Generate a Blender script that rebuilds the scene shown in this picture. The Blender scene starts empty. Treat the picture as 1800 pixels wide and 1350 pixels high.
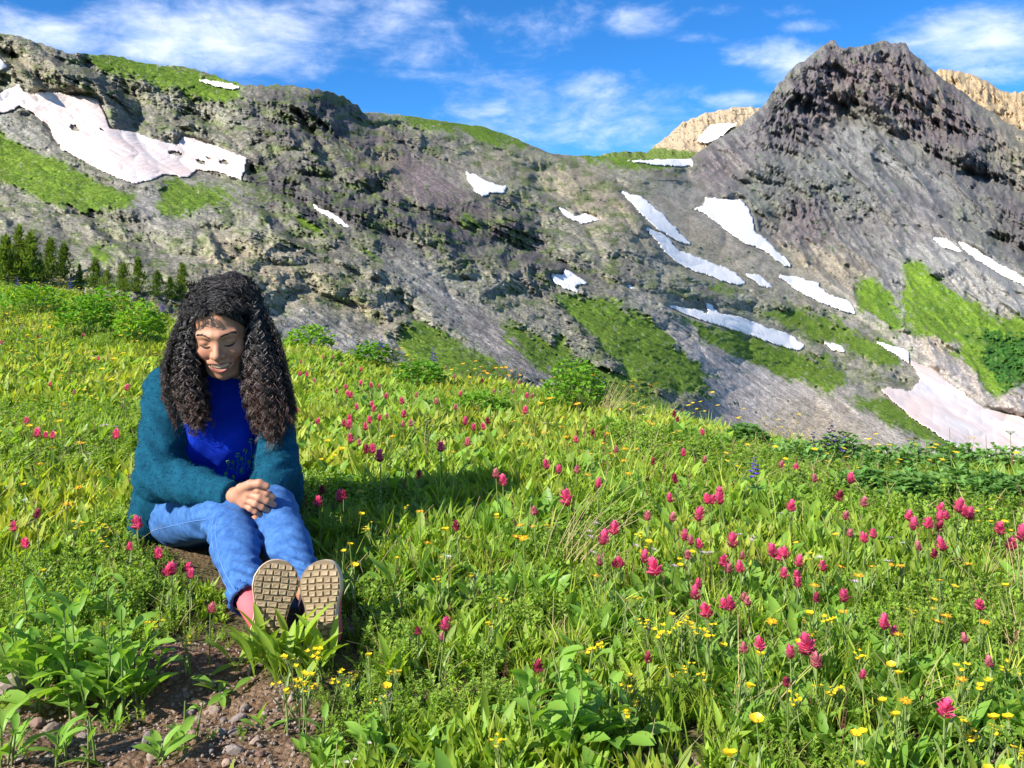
import bpy, bmesh, math, random
import numpy as np
from mathutils import Vector, Matrix, Euler
from mathutils.bvhtree import BVHTree

random.seed(7)
rng = np.random.default_rng(11)
SC = bpy.context.scene
COL = SC.collection
F = 1559.0            # focal length in photograph pixels
HZ = 500.0            # horizon row of the photograph
CAMZ = 0.80

# ------------------------------------------------------------------ camera, world, sun, exposure
cam = bpy.data.cameras.new('camera')
cam.sensor_fit = 'HORIZONTAL'
cam.sensor_width = 36.0
cam.lens = 36.0 * F / 1800.0
cam.shift_y = -(675.0 - HZ) / 1800.0
cam.clip_start = 0.05
cam.clip_end = 20000
co = bpy.data.objects.new('camera', cam)
COL.objects.link(co)
co.location = (0, 0, CAMZ)
co.rotation_euler = (math.pi / 2, 0, 0)
SC.camera = co

TO_SUN = Vector((-0.66, -0.50, 0.58)).normalized()
SUN_EL = math.asin(TO_SUN.z)
SUN_ROT = math.atan2(TO_SUN.x, TO_SUN.y)

SC.render.engine = 'CYCLES'
SC.view_settings.view_transform = 'Standard'
SC.view_settings.look = 'None'
SC.view_settings.gamma = 1
SC.view_settings.use_curve_mapping = False
SC.view_settings.exposure = 1.06
SC.cycles.max_bounces = 6
SC.cycles.transparent_max_bounces = 6
SC.cycles.use_denoising = True

sl = bpy.data.lights.new('sun', 'SUN')
sl.energy = 4.6
sl.angle = math.radians(0.5)
sl.color = (1.0, 0.945, 0.85)
so = bpy.data.objects.new('sun', sl)
COL.objects.link(so)
so.rotation_euler = (-TO_SUN).to_track_quat('-Z', 'Y').to_euler()

W = bpy.data.worlds.new('World')
SC.world = W
W.use_nodes = True


class NT:
    """small helper round a node tree"""
    def __init__(s, nt):
        s.nt = nt
        for n in list(nt.nodes):
            nt.nodes.remove(n)

    def n(s, t, **kw):
        nd = s.nt.nodes.new(t)
        for k, v in kw.items():
            if k.startswith('i_'):
                key = k[2:]
                key = int(key) if key.isdigit() else key.replace('_', ' ')
                s.set(nd, key, v)
            else:
                setattr(nd, k, v)
        return nd

    def set(s, nd, key, v):
        sock = nd.inputs[key]
        if isinstance(v, bpy.types.NodeSocket):
            s.nt.links.new(v, sock)
        else:
            if hasattr(sock, 'default_value') and hasattr(sock.default_value, '__len__') and hasattr(v, '__len__'):
                if len(sock.default_value) == 4 and len(v) == 3:
                    v = (*v, 1)
            sock.default_value = v

    def math(s, op, a, b=None, c=None, clamp=False):
        nd = s.nt.nodes.new('ShaderNodeMath')
        nd.operation = op
        nd.use_clamp = clamp
        s.set(nd, 0, a)
        if b is not None:
            s.set(nd, 1, b)
        if c is not None:
            s.set(nd, 2, c)
        return nd.outputs[0]

    def vmath(s, op, a, b=None, out=0):
        nd = s.nt.nodes.new('ShaderNodeVectorMath')
        nd.operation = op
        s.set(nd, 0, a)
        if b is not None:
            s.set(nd, 1, b)
        return nd.outputs[out]

    def noise(s, vec, scale, detail=4, rough=0.55, dist=0.0, out='Fac'):
        nd = s.n('ShaderNodeTexNoise')
        if vec is not None:
            s.set(nd, 'Vector', vec)
        s.set(nd, 'Scale', scale)
        s.set(nd, 'Detail', detail)
        s.set(nd, 'Roughness', rough)
        s.set(nd, 'Distortion', dist)
        return nd.outputs[out]

    def maprange(s, v, a, b, c=0.0, d=1.0, smooth=False):
        nd = s.n('ShaderNodeMapRange')
        if smooth:
            nd.interpolation_type = 'SMOOTHSTEP'
        for k, x in zip(('Value', 'From Min', 'From Max', 'To Min', 'To Max'), (v, a, b, c, d)):
            s.set(nd, k, x)
        return nd.outputs[0]

    def mix(s, f, a, b, mode='MIX'):
        nd = s.n('ShaderNodeMix', data_type='RGBA', blend_type=mode)
        nd.clamp_factor = True
        s.set(nd, 0, f)
        s.set(nd, 6, a)
        s.set(nd, 7, b)
        return nd.outputs[2]

    def ramp(s, f, stops):
        nd = s.n('ShaderNodeValToRGB')
        el = nd.color_ramp.elements
        while len(el) < len(stops):
            el.new(0.5)
        for e, (p, c) in zip(el, stops):
            e.position = p
            e.color = (*c, 1)
        s.set(nd, 0, f)
        return nd.outputs[0]


def sky_world():
    t = NT(W.node_tree)
    sky = t.n('ShaderNodeTexSky', sky_type='NISHITA')
    sky.sun_disc = False
    sky.sun_elevation = SUN_EL
    sky.sun_rotation = SUN_ROT
    sky.altitude = 3600
    sky.air_density = 1.0
    sky.dust_density = 0.2
    sky.ozone_density = 2.5
    hs = t.n('ShaderNodeHueSaturation', i_Saturation=1.25, i_Value=1.0, i_Hue=0.497, i_Color=sky.outputs[0])
    tint = t.mix(1.0, hs.outputs[0], (0.60, 0.96, 1.20), 'MULTIPLY')
    tc = t.n('ShaderNodeTexCoord')
    d = tc.outputs['Generated']
    warp = t.noise(d, 3.0, 3, 0.5, out='Color')
    wv = t.vmath('MULTIPLY', t.vmath('SUBTRACT', warp, (0.5, 0.5, 0.5)), (0.10, 0.10, 0.05))
    dw = t.vmath('ADD', d, wv)
    blobs = [  # px, py, half width px, half height px, strength
        (390, 50, 190, 72, 1.05), (80, 62, 150, 42, 0.85), (265, 85, 110, 40, .7), (560, 10, 70, 22, .6),
        (690, 60, 110, 50, .62), (700, 10, 90, 25, .6),
        (960, 40, 170, 42, .48), (1110, 35, 65, 30, .7), (1030, 150, 85, 36, .9), (930, 190, 210, 64, .72), (1120, 215, 150, 60, .55), (860, 225, 90, 26, .5),
        (1125, 130, 30, 18, .5), (800, 175, 120, 40, .35), (1350, 90, 75, 26, .62), (1400, 110, 70, 30, .6), (1370, 130, 40, 28, .5), (1290, 180, 60, 16, .75),
        (1420, 45, 60, 14, .55), (1390, 22, 60, 14, .4), (1240, 25, 70, 12, .4), (1720, 65, 110, 58, .95), (1770, 130, 70, 20, .6), (1900, 60, 140, 60, .7),
        (1230, 70, 60, 12, .3), (730, 125, 120, 16, .4), (-150, 90, 150, 60, .8)]
    cov = None
    for (px, py, rx, ry, s) in blobs:
        c = Vector(((px - 900) / F, 1.0, (HZ - py) / F))
        L = c.length
        c.normalize()
        q = t.vmath('SUBTRACT', dw, tuple(c))
        q = t.vmath('MULTIPLY', q, (L * F / rx * .8, L * F / rx * 0.5, L * F / ry * .8))
        ln = t.vmath('LENGTH', q, out=1)
        b = t.maprange(ln, 1.5, 0.0, 0.0, s * .95, True)
        cov = b if cov is None else t.math('MAXIMUM', cov, b)
    # the sky out of view: the same fair-weather clouds
    sep = t.n('ShaderNodeSeparateXYZ', i_0=d)
    away = t.maprange(sep.outputs[1], 0.80, 0.60, 0, 1)
    high = t.maprange(sep.outputs[2], 0.36, 0.46, 0, 1)
    out = t.math('MAXIMUM', away, high)
    gen = t.maprange(t.noise(d, 2.2, 3, 0.5), 0.45, 0.7, 0.15, .9)
    cov = t.math('MAXIMUM', cov, t.math('MULTIPLY', gen, out))
    st = t.vmath('MULTIPLY', dw, (1, 1, 2.3))
    n1 = t.noise(st, 8.0, 9, 0.66, 0.25)
    n2 = t.noise(st, 22.0, 5, 0.6, 0.4)
    nn = t.math('ADD', t.math('MULTIPLY', n1, 0.75), t.math('MULTIPLY', n2, 0.25))
    den = t.math('ADD', cov, t.math('MULTIPLY', t.math('SUBTRACT', nn, 0.5), 2.1))
    a = t.maprange(den, 0.20, 1.15, 0, 0.84, True)
    cl = t.mix(t.maprange(n2, 0.35, 0.65), (4.5, 5.6, 7.9), (6.7, 7.2, 8.6))
    fin = t.mix(a, tint, cl)
    bg = t.n('ShaderNodeBackground', i_Color=fin, i_Strength=0.085)
    o = t.n('ShaderNodeOutputWorld', i_Surface=bg.outputs[0])


sky_world()


# ------------------------------------------------------------------ helpers
def P(px, py, Y):
    return Vector(((px - 900) / F * Y, Y, CAMZ + (HZ - py) / F * Y))


def mat(name):
    m = bpy.data.materials.new(name)
    m.use_nodes = True
    return m, NT(m.node_tree)


def link(o, parent=None, world=True):
    COL.objects.link(o)
    if parent is not None:
        o.parent = parent
        if world:
            M = Matrix.LocRotScale(parent.location, parent.rotation_euler, parent.scale)
            if parent.parent:
                q = parent.parent
                M = Matrix.LocRotScale(q.location, q.rotation_euler, q.scale) @ M
            o.matrix_parent_inverse = M.inverted()
    return o


def tag(o, label=None, cat=None, group=None, kind=None):
    if label:
        o['label'] = label
    if cat:
        o['category'] = cat
    if group:
        o['group'] = group
    if kind:
        o['kind'] = kind
    return o


def mesh_np(name, V, faces, mats=(), mi=None, smooth=True):
    """faces: list of int arrays (n,3) or (n,4)"""
    me = bpy.data.meshes.new(name)
    V = np.asarray(V, dtype=np.float32)
    me.vertices.add(len(V))
    me.vertices.foreach_set('co', V.ravel())
    if isinstance(faces, np.ndarray):
        faces = [faces]
    faces = [f for f in faces if len(f)]
    nl = sum(f.size for f in faces)
    npoly = sum(len(f) for f in faces)
    me.loops.add(nl)
    me.loops.foreach_set('vertex_index', np.concatenate([f.ravel() for f in faces]).astype(np.int32))
    me.polygons.add(npoly)
    starts, tot = [], []
    off = 0
    for f in faces:
        k = f.shape[1]
        starts.append(off + np.arange(len(f)) * k)
        tot.append(np.full(len(f), k))
        off += f.size
    me.polygons.foreach_set('loop_start', np.concatenate(starts).astype(np.int32))
    me.polygons.foreach_set('loop_total', np.concatenate(tot).astype(np.int32))
    if smooth:
        me.polygons.foreach_set('use_smooth', np.ones(npoly, dtype=bool))
    for m in mats:
        me.materials.append(m)
    if mi is not None:
        me.polygons.foreach_set('material_index', np.asarray(mi, dtype=np.int32))
    me.update(calc_edges=True)
    return me


class MB:
    def __init__(s):
        s.v = []
        s.f = []
        s.m = []

    def add(s, vs, fs, m=0):
        o = len(s.v)
        s.v.extend(tuple(x) for x in vs)
        s.f.extend(tuple(i + o for i in f) for f in fs)
        s.m.extend([m] * len(fs))

    def mesh(s, name, mats, smooth=True):
        me = bpy.data.meshes.new(name)
        me.from_pydata(s.v, [], s.f)
        for m in mats:
            me.materials.append(m)
        me.polygons.foreach_set('material_index', s.m)
        if smooth:
            me.polygons.foreach_set('use_smooth', [True] * len(s.f))
        me.update()
        return me

    def obj(s, name, mats, parent=None, loc=None, smooth=True):
        o = bpy.data.objects.new(name, s.mesh(name, mats, smooth))
        if loc is not None:
            o.location = loc
        COL.objects.link(o)
        if parent is not None:
            o.parent = parent
        return o

    # a leaf: strip bent along its length and folded along its midrib
    def leaf(s, base, L, Wd, az, tilt, curl, fold=0.25, n=5, m=0, peak=0.45, twist=0.0, stalk=0.0, wavy=0.0):
        p = Vector(base)
        vs = []
        fs = []
        for i in range(n + 1):
            t = i / n
            th = tilt + curl * t
            d = Vector((math.sin(th) * math.cos(az), math.sin(th) * math.sin(az), math.cos(th)))
            up = Vector((-math.cos(th) * math.cos(az), -math.cos(th) * math.sin(az), math.sin(th)))
            sd = Vector((-math.sin(az), math.cos(az), 0))
            a = twist * t
            sd2 = sd * math.cos(a) + up * math.sin(a)
            up2 = up * math.cos(a) - sd * math.sin(a)
            if t < stalk:
                w = Wd * 0.06
            else:
                q = (t - stalk) / (1 - stalk)
                e = math.log(0.5) / math.log(peak)
                w = Wd * 0.5 * (math.sin(math.pi * min(1, q ** e)) ** 0.85 if 0 < q < 1 else 0.04)
            wob = wavy * Wd * math.sin(t * 17 + az * 3)
            if i == n:
                vs.append(p.copy())
            else:
                vs += [p + sd2 * w + up2 * (w * fold + wob), p.copy(), p - sd2 * w + up2 * (w * fold - wob)]
            p += d * (L / n)
        for i in range(n - 1):
            a = i * 3
            fs += [(a, a + 3, a + 4, a + 1), (a + 1, a + 4, a + 5, a + 2)]
        a = (n - 1) * 3
        fs += [(a, a + 3, a + 1), (a + 1, a + 3, a + 2)]
        s.add(vs, fs, m)
        return p

    def tube(s, pts, r0, r1, k=5, m=0, cap=False):
        pts = [Vector(p) for p in pts]
        n = len(pts)
        vs = []
        for i, p in enumerate(pts):
            t = (pts[min(i + 1, n - 1)] - pts[max(i - 1, 0)]).normalized()
            a = t.cross(Vector((0.31, 0.9, 0.22))).normalized()
            b = t.cross(a)
            if callable(r0):
                r = r0(i / (n - 1))
            else:
                r = r0 + (r1 - r0) * i / (n - 1)
            for j in range(k):
                q = 2 * math.pi * j / k
                vs.append(p + a * (r * math.cos(q)) + b * (r * math.sin(q)))
        fs = []
        for i in range(n - 1):
            for j in range(k):
                fs.append((i * k + j, i * k + (j + 1) % k, (i + 1) * k + (j + 1) % k, (i + 1) * k + j))
        if cap:
            fs.append(tuple(range(k - 1, -1, -1)))
            fs.append(tuple((n - 1) * k + j for j in range(k)))
        s.add(vs, fs, m)

    def blob(s, c, r, m=0, sub=1, seed=0, rough=0.0):
        bm = bmesh.new()
        bmesh.ops.create_icosphere(bm, subdivisions=sub, radius=1)
        rr = random.Random(seed)
        vs = []
        for v in bm.verts:
            k = 1 + rough * (rr.random() - 0.5) * 2
            vs.append((c[0] + v.co.x * r[0] * k, c[1] + v.co.y * r[1] * k, c[2] + v.co.z * r[2] * k))
        fs = [tuple(v.index for v in f.verts) for f in bm.faces]
        bm.free()
        s.add(vs, fs, m)


# value noise in numpy ------------------------------------------------
def _h(ix, iy, iz, seed):
    n = (ix.astype(np.int64) * 374761393 + iy.astype(np.int64) * 668265263 + iz.astype(np.int64) * 2147483647 + seed * 1274126177) & 0xffffffff
    n = ((n ^ (n >> 13)) * 1274126177) & 0xffffffff
    n = ((n ^ (n >> 15)) * 2246822519) & 0xffffffff
    return ((n ^ (n >> 16)) & 0xffffff) / float(0xffffff)


def vn2(x, y, seed=0):
    ix = np.floor(x); iy = np.floor(y)
    fx = x - ix; fy = y - iy
    fx = fx * fx * fx * (fx * (fx * 6 - 15) + 10); fy = fy * fy * fy * (fy * (fy * 6 - 15) + 10)
    z = np.zeros_like(ix)
    a = _h(ix, iy, z, seed); b = _h(ix + 1, iy, z, seed)
    c = _h(ix, iy + 1, z, seed); d = _h(ix + 1, iy + 1, z, seed)
    return (a * (1 - fx) + b * fx) * (1 - fy) + (c * (1 - fx) + d * fx) * fy * 1.0


def fbm2(x, y, oct=4, seed=0, gain=0.5, ridged=False):
    s = np.zeros_like(x, dtype=np.float64); a = 1.0; t = 0.0
    ca, sa = math.cos(0.6), math.sin(0.6)
    for o in range(oct):
        v = vn2(x, y, seed + o * 17)
        if ridged:
            v = 1 - np.abs(2 * v - 1)
            v = v * v
        s += a * v; t += a
        a *= gain
        x, y = (x * ca - y * sa) * 2.03 + 5.1, (x * sa + y * ca) * 2.03 + 1.7
    return s / t


def vn3(x, y, z, seed=0):
    ix = np.floor(x); iy = np.floor(y); iz = np.floor(z)
    fx = x - ix; fy = y - iy; fz = z - iz
    fx = fx * fx * (3 - 2 * fx); fy = fy * fy * (3 - 2 * fy); fz = fz * fz * (3 - 2 * fz)
    r = 0
    for dx in (0, 1):
        for dy in (0, 1):
            for dz in (0, 1):
                w = (fx if dx else 1 - fx) * (fy if dy else 1 - fy) * (fz if dz else 1 - fz)
                r = r + w * _h(ix + dx, iy + dy, iz + dz, seed)
    return r


def fbm3(x, y, z, oct=3, seed=0):
    s = 0; a = 1.0; t = 0
    for o in range(oct):
        s = s + a * vn3(x, y, z, seed + o * 13); t += a; a *= 0.5
        x = x * 2.1; y = y * 2.1; z = z * 2.1
    return s / t


def smooth01(t):
    t = np.clip(t, 0, 1)
    return t * t * (3 - 2 * t)

# ------------------------------------------------------------------ MOUNTAINS
SKYLINE = [(-200, 10), (-80, 38), (0, 58), (40, 66), (120, 93), (200, 97), (260, 112), (340, 120), (400, 140), (430, 150), (500, 149), (560, 158), (600, 168), (625, 182), (640, 197), (700, 201),
           (780, 213), (850, 223), (900, 240), (940, 258), (975, 271), (1060, 275), (1150, 279), (1206, 280), (1214, 279), (1226, 268), (1260, 245), (1300, 222), (1345, 182), (1356, 163), (1370, 145), (1400, 115), (1440, 86), (1462, 71),
           (1468, 70), (1474, 82), (1500, 84), (1540, 73), (1592, 76), (1600, 92), (1622, 108), (1640, 125), (1660, 140), (1690, 162), (1720, 182), (1760, 208), (1800, 232), (1980, 330)]
BOTTOM = [(-200, 560), (0, 560), (300, 620), (600, 680), (900, 740), (1200, 800), (1500, 880), (1800, 910), (1980, 930)]
# photograph pixel -> distance in metres
DIST = [(-200, 20, 300), (0, 60, 265), (200, 100, 290), (430, 150, 300), (560, 160, 300), (640, 200, 340), (850, 225, 430), (1000, 272, 520), (1215, 282, 680),
        (0, 300, 200), (200, 250, 225), (350, 280, 235), (600, 300, 235), (150, 400, 150), (450, 430, 150), (700, 400, 190), (900, 330, 300), (900, 450, 220), (1100, 400, 310),
        (0, 480, 105), (300, 520, 100), (-200, 500, 100), (600, 600, 115), (900, 660, 125), (1200, 760, 150), (1500, 800, 205), (1680, 800, 240), (1000, 560, 190), (1300, 560, 300), (1300, 680, 235), (1550, 680, 300), (1400, 620, 320),
        (1240, 350, 560), (1350, 180, 830), (1465, 72, 900), (1600, 80, 920), (1700, 170, 900), (1850, 260, 900), (1980, 330, 900), (1460, 250, 800), (1400, 300, 700), (1600, 330, 690), (1750, 400, 620),
        (1390, 470, 470), (1520, 565, 400), (1600, 500, 470), (1600, 640, 350), (1750, 560, 440), (1900, 560, 450), (1700, 700, 320), (1850, 780, 280), (1700, 790, 260), (1850, 900, 240),
        (0, 600, 80), (300, 620, 80), (600, 700, 90), (900, 760, 100), (1300, 850, 150), (-200, 620, 80)]


def tps(pts):
    A = np.array([(p[0] / 500., p[1] / 500.) for p in pts]); v = np.log([p[2] for p in pts])
    n = len(A)
    d = np.linalg.norm(A[:, None] - A[None], axis=2)
    K = np.where(d > 0, d * d * np.log(d + 1e-12), 0) + np.eye(n) * 0.01
    M = np.zeros((n + 3, n + 3)); M[:n, :n] = K; M[:n, n] = 1; M[:n, n + 1:] = A; M[n, :n] = 1; M[n + 1:, :n] = A.T
    w = np.linalg.solve(M, np.concatenate([v, [0, 0, 0]]))

    def f(x, y):
        x = np.asarray(x, float) / 500.; y = np.asarray(y, float) / 500.
        s = w[n] + w[n + 1] * x + w[n + 2] * y
        for i in range(n):
            d2 = (x - A[i, 0]) ** 2 + (y - A[i, 1]) ** 2
            s = s + w[i] * 0.5 * d2 * np.log(d2 + 1e-12)
        return np.exp(s)
    return f


dist0 = tps(DIST)


def inpoly(x, y, poly):
    out = np.zeros(x.shape, bool)
    xs = [p[0] for p in poly]; ys = [p[1] for p in poly]
    bb = (x > min(xs)) & (x < max(xs)) & (y > min(ys)) & (y < max(ys))
    if not bb.any():
        return out
    X = x[bb]; Y = y[bb]; r = np.zeros(X.shape, bool)
    n = len(poly)
    for i in range(n):
        x1, y1 = poly[i]; x2, y2 = poly[(i + 1) % n]
        if y1 == y2:
            continue
        c = ((y1 > Y) != (y2 > Y)) & (X < (x2 - x1) * (Y - y1) / (y2 - y1) + x1)
        r ^= c
    out[bb] = r
    return out


# a raster of the traced zones, 2 px cells; blurred as wanted, then sampled bilinearly
RX0, RY0, RX1, RY1 = -220, 0, 2000, 960
RW, RH = (RX1 - RX0) // 2, (RY1 - RY0) // 2
_gx, _gy = np.meshgrid(RX0 + 1 + 2 * np.arange(RW), RY0 + 1 + 2 * np.arange(RH))
_gx = _gx.astype(float); _gy = _gy.astype(float)


def blur(a, r):
    if r < 1:
        return a
    for _ in range(2):
        for ax in (0, 1):
            k = int(r)
            c = np.cumsum(np.pad(a, [(k + 1, k) if i == ax else (0, 0) for i in (0, 1)], mode='edge'), axis=ax)
            if ax == 0:
                a = (c[2 * k + 1:] - c[:-2 * k - 1]) / (2 * k + 1)
            else:
                a = (c[:, 2 * k + 1:] - c[:, :-2 * k - 1]) / (2 * k + 1)
    return a


def zone(polys, soft=4):
    a = np.zeros(_gx.shape)
    for p in polys:
        a = np.maximum(a, inpoly(_gx, _gy, p))
    return blur(a, soft)


def sample(img, x, y):
    fx = np.clip((x - RX0 - 1) / 2, 0, RW - 1.001); fy = np.clip((y - RY0 - 1) / 2, 0, RH - 1.001)
    ix = fx.astype(int); iy = fy.astype(int); fx = fx - ix; fy = fy - iy
    return (img[iy, ix] * (1 - fx) + img[iy, ix + 1] * fx) * (1 - fy) + (img[iy + 1, ix] * (1 - fx) + img[iy + 1, ix + 1] * fx) * fy


SNOW = [
    ([(0, 165), (15, 158), (35, 148), (40, 162), (62, 168), (66, 161), (130, 168), (172, 175), (184, 205), (192, 226), (240, 235), (312, 258), (322, 240), (370, 255), (433, 276), (424, 316), (380, 300), (345, 298), (330, 312), (285, 306), (270, 315),
      (235, 323), (200, 310), (150, 285), (110, 262), (98, 245), (85, 220), (60, 200), (35, 185), (15, 197), (-60, 205), (-60, 150)], 'wide pink-tinged snowfield below the crags at upper left', 1),
    ([(0, 103), (14, 118), (2, 123), (-30, 120), (-30, 95)], 'small snow scrap at the photo\'s left edge above the wide snowfield', 0),
    ([(346, 140), (385, 143), (426, 152), (412, 158), (375, 150)], 'thin snow streak on the green shoulder under the left skyline', 0),
    ([(817, 301), (835, 308), (852, 318), (892, 330), (886, 340), (862, 338), (850, 346), (836, 338), (825, 320)], 'wedge of snow below the middle cliff band', 0),
    ([(983, 363), (1000, 374), (1012, 381), (1028, 375), (1054, 387), (1022, 392), (990, 378)], 'crescent of snow beside the reddish outcrop', 0),
    ([(1088, 333), (1110, 342), (1125, 345), (1147, 363), (1165, 378), (1185, 400), (1216, 430), (1192, 424), (1160, 405), (1130, 378), (1103, 350)], 'upper of two long snow tongues left of the dark peak', 0),
    ([(1133, 398), (1167, 413), (1192, 440), (1240, 458), (1290, 478), (1314, 500), (1280, 497), (1240, 482), (1200, 468), (1172, 445), (1150, 418)], 'lower of two long snow tongues left of the dark peak', 0),
    ([(967, 479), (988, 485), (995, 474), (1034, 498), (1012, 502), (1016, 514), (990, 506), (975, 495)], 'ragged snow patch under the low dark cliff', 0),
    ([(1101, 499), (1123, 508), (1108, 508)], 'tiny snow scrap right of the ragged snow patch', 0),
    ([(1170, 535), (1220, 545), (1248, 552), (1238, 532), (1250, 536), (1264, 552), (1300, 558), (1340, 573), (1390, 590), (1414, 606), (1408, 616), (1370, 607), (1330, 592), (1290, 579), (1250, 566), (1210, 554)], 'long curved snow band above the grassy slope', 0),
    ([(1242, 347), (1303, 353), (1317, 370), (1327, 407), (1347, 423), (1370, 445), (1394, 468), (1378, 467), (1343, 440), (1300, 422), (1267, 396), (1237, 374), (1218, 366), (1236, 362)], 'broad snow chute at the foot of the dark peak', 0),
    ([(1368, 484), (1400, 487), (1440, 500), (1452, 516), (1492, 530), (1506, 552), (1475, 543), (1430, 526), (1395, 506)], 'ragged snow strip leading down to the waterfall', 0),
    ([(1308, 479), (1335, 484), (1361, 507), (1335, 501)], 'short snow strip between the long tongue and the waterfall', 0),
    ([(1540, 601), (1575, 610), (1598, 618), (1598, 636), (1572, 622)], 'small snow strip just above the lower snowfield', 0),
    ([(1600, 633), (1640, 650), (1680, 682), (1730, 718), (1765, 728), (1810, 735), (1990, 790), (1990, 900), (1800, 860), (1715, 806), (1660, 772), (1600, 732), (1548, 685), (1562, 682), (1600, 690), (1618, 668)], 'largest snowfield filling the valley floor at right', 1),
    ([(1636, 417), (1665, 421), (1694, 444), (1660, 435)], 'small snow streak on the lower right flank of the dark peak', 0),
    ([(1680, 422), (1700, 430), (1742, 456), (1800, 488), (1850, 520), (1850, 528), (1795, 500), (1750, 476), (1702, 446)], 'long thin snow streak running off the right edge', 0),
    ([(1596, 369), (1618, 376), (1612, 381)], 'tiny snow fleck under the small rock shelf of the dark peak', 0),
    ([(1100, 283), (1180, 280), (1212, 276), (1219, 292), (1180, 291)], 'flat snow strip on the saddle left of the dark peak', 0),
    ([(1448, 602), (1480, 609), (1485, 620), (1460, 613)], 'small snow scrap above the low outcrop', 0),
    ([(546, 359), (580, 373), (620, 401), (608, 398), (570, 377)], 'narrow snow sliver on the left slope above the woman', 0),
]
GREEN = [
    [(-200, 180), (0, 230), (60, 262), (150, 305), (230, 345), (228, 370), (180, 372), (120, 372), (60, 345), (0, 325), (-200, 260)],
    [(270, 330), (300, 318), (370, 320), (410, 350), (400, 365), (350, 372), (300, 385), (275, 370)],
    [(150, 85), (300, 108), (430, 138), (410, 178), (350, 180), (300, 160), (220, 135), (150, 108)],
    [(640, 190), (850, 215), (940, 250), (910, 262), (780, 232), (700, 212)],
    [(980, 260), (1150, 268), (1210, 276), (1200, 292), (1120, 300), (1020, 287)],
    [(700, 575), (740, 565), (800, 598), (870, 640), (920, 672), (900, 700), (700, 650)],
    [(1050, 520), (1090, 530), (1150, 570), (1230, 640), (1258, 690), (1200, 692), (1130, 680), (1060, 610), (1000, 560), (960, 515)],
    [(870, 560), (950, 590), (1050, 640), (1180, 720), (1290, 780), (1100, 730), (1000, 680), (900, 610)],
    [(1170, 555), (1240, 570), (1320, 590), (1430, 620), (1500, 660), (1480, 692), (1420, 682), (1350, 652), (1250, 605)],
    [(1360, 525), (1450, 558), (1510, 588), (1500, 600), (1420, 582)],
    [(1500, 490), (1540, 490), (1570, 520), (1590, 590), (1560, 580), (1510, 540)],
    [(1585, 465), (1608, 448), (1650, 490), (1700, 530), (1770, 555), (1800, 560), (1990, 580), (1990, 700), (1800, 675), (1740, 700), (1700, 650), (1670, 630), (1690, 600), (1600, 590), (1590, 520)],
    [(1580, 700), (1640, 730), (1690, 775), (1720, 820), (1650, 790), (1560, 740), (1480, 700)],
    [(1500, 605), (1560, 612), (1590, 650), (1530, 640)],
    [(500, 370), (560, 390), (600, 418), (530, 408)],
    [(610, 420), (650, 440), (690, 480), (640, 455)],
    [(-200, 480), (-60, 470), (60, 482), (130, 500), (300, 545), (330, 700), (-200, 700)],
    [(160, 420), (200, 440), (195, 480), (165, 455)],
    [(800, 362), (850, 385), (850, 402), (815, 395)], [(1250, 490), (1310, 515), (1300, 525), (1230, 505)],
    [(760, 450), (840, 458), (900, 470), (820, 466)], [(620, 315), (640, 318), (650, 335), (625, 330)],
    [(1300, 520), (1400, 560), (1560, 600), (1600, 640), (1500, 620), (1380, 575)],
]
SHRUB = [[(1730, 570), (1780, 590), (1990, 620), (1990, 690), (1780, 680), (1745, 665), (1725, 620)], [(1640, 555), (1688, 549), (1665, 563), (1625, 566)], [(1690, 590), (1708, 588), (1712, 600), (1695, 604)]]
SCREE = [  # smooth stony slopes
    [(-200, 150), (0, 190), (60, 215), (110, 270), (210, 330), (280, 325), (420, 325), (400, 360), (270, 400), (200, 345), (60, 262), (-200, 180)],
    [(640, 430), (700, 420), (760, 470), (850, 540), (1000, 640), (1250, 790), (1100, 760), (880, 660), (760, 560)],
    [(500, 540), (620, 560), (700, 600), (760, 660), (600, 680), (480, 640)],
    [(1040, 510), (1110, 515), (1180, 545), (1400, 650), (1500, 690), (1680, 800), (1700, 900), (1200, 800), (1240, 690), (1150, 570)],
    [(1130, 330), (1230, 330), (1300, 420), (1380, 480), (1500, 560), (1380, 520), (1200, 430), (1120, 350)],
    [(1345, 185), (1220, 275), (1235, 345), (1300, 345), (1320, 280), (1340, 240), (1360, 200)],
    [(1380, 400), (1600, 400), (1650, 400), (1800, 500), (1990, 560), (1990, 600), (1700, 540), (1580, 500), (1560, 580), (1500, 560), (1380, 460)],
    [(1440, 215), (1560, 230), (1620, 300), (1720, 330), (1640, 400), (1560, 370), (1480, 300), (1400, 250)],
    [(690, 260), (800, 310), (870, 380), (780, 360), (700, 330)],
    [(1560, 570), (1700, 560), (1720, 680), (1600, 630)],
    [(1600, 660), (1990, 690), (1990, 800), (1760, 730)],
]
DARK = [
    [(425, 150), (500, 147), (580, 163), (650, 210), (720, 270), (740, 300), (680, 330), (600, 300), (520, 260), (440, 210)],
    [(440, 240), (560, 300), (640, 340), (900, 350), (1000, 470), (1090, 470), (1150, 500), (950, 500), (860, 450), (700, 440), (560, 420), (430, 350)],
    [(1340, 190), (1360, 135), (1465, 60), (1600, 65), (1710, 160), (1790, 280), (1720, 340), (1640, 290), (1560, 215), (1500, 180), (1445, 215), (1430, 260), (1380, 280), (1330, 260)],
    [(1380, 330), (1450, 350), (1440, 420), (1370, 400)], [(1560, 340), (1640, 345), (1650, 375), (1560, 370)],
    [(1680, 330), (1740, 350), (1760, 430), (1800, 480), (1990, 560), (1990, 420), (1800, 330)],
]
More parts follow.
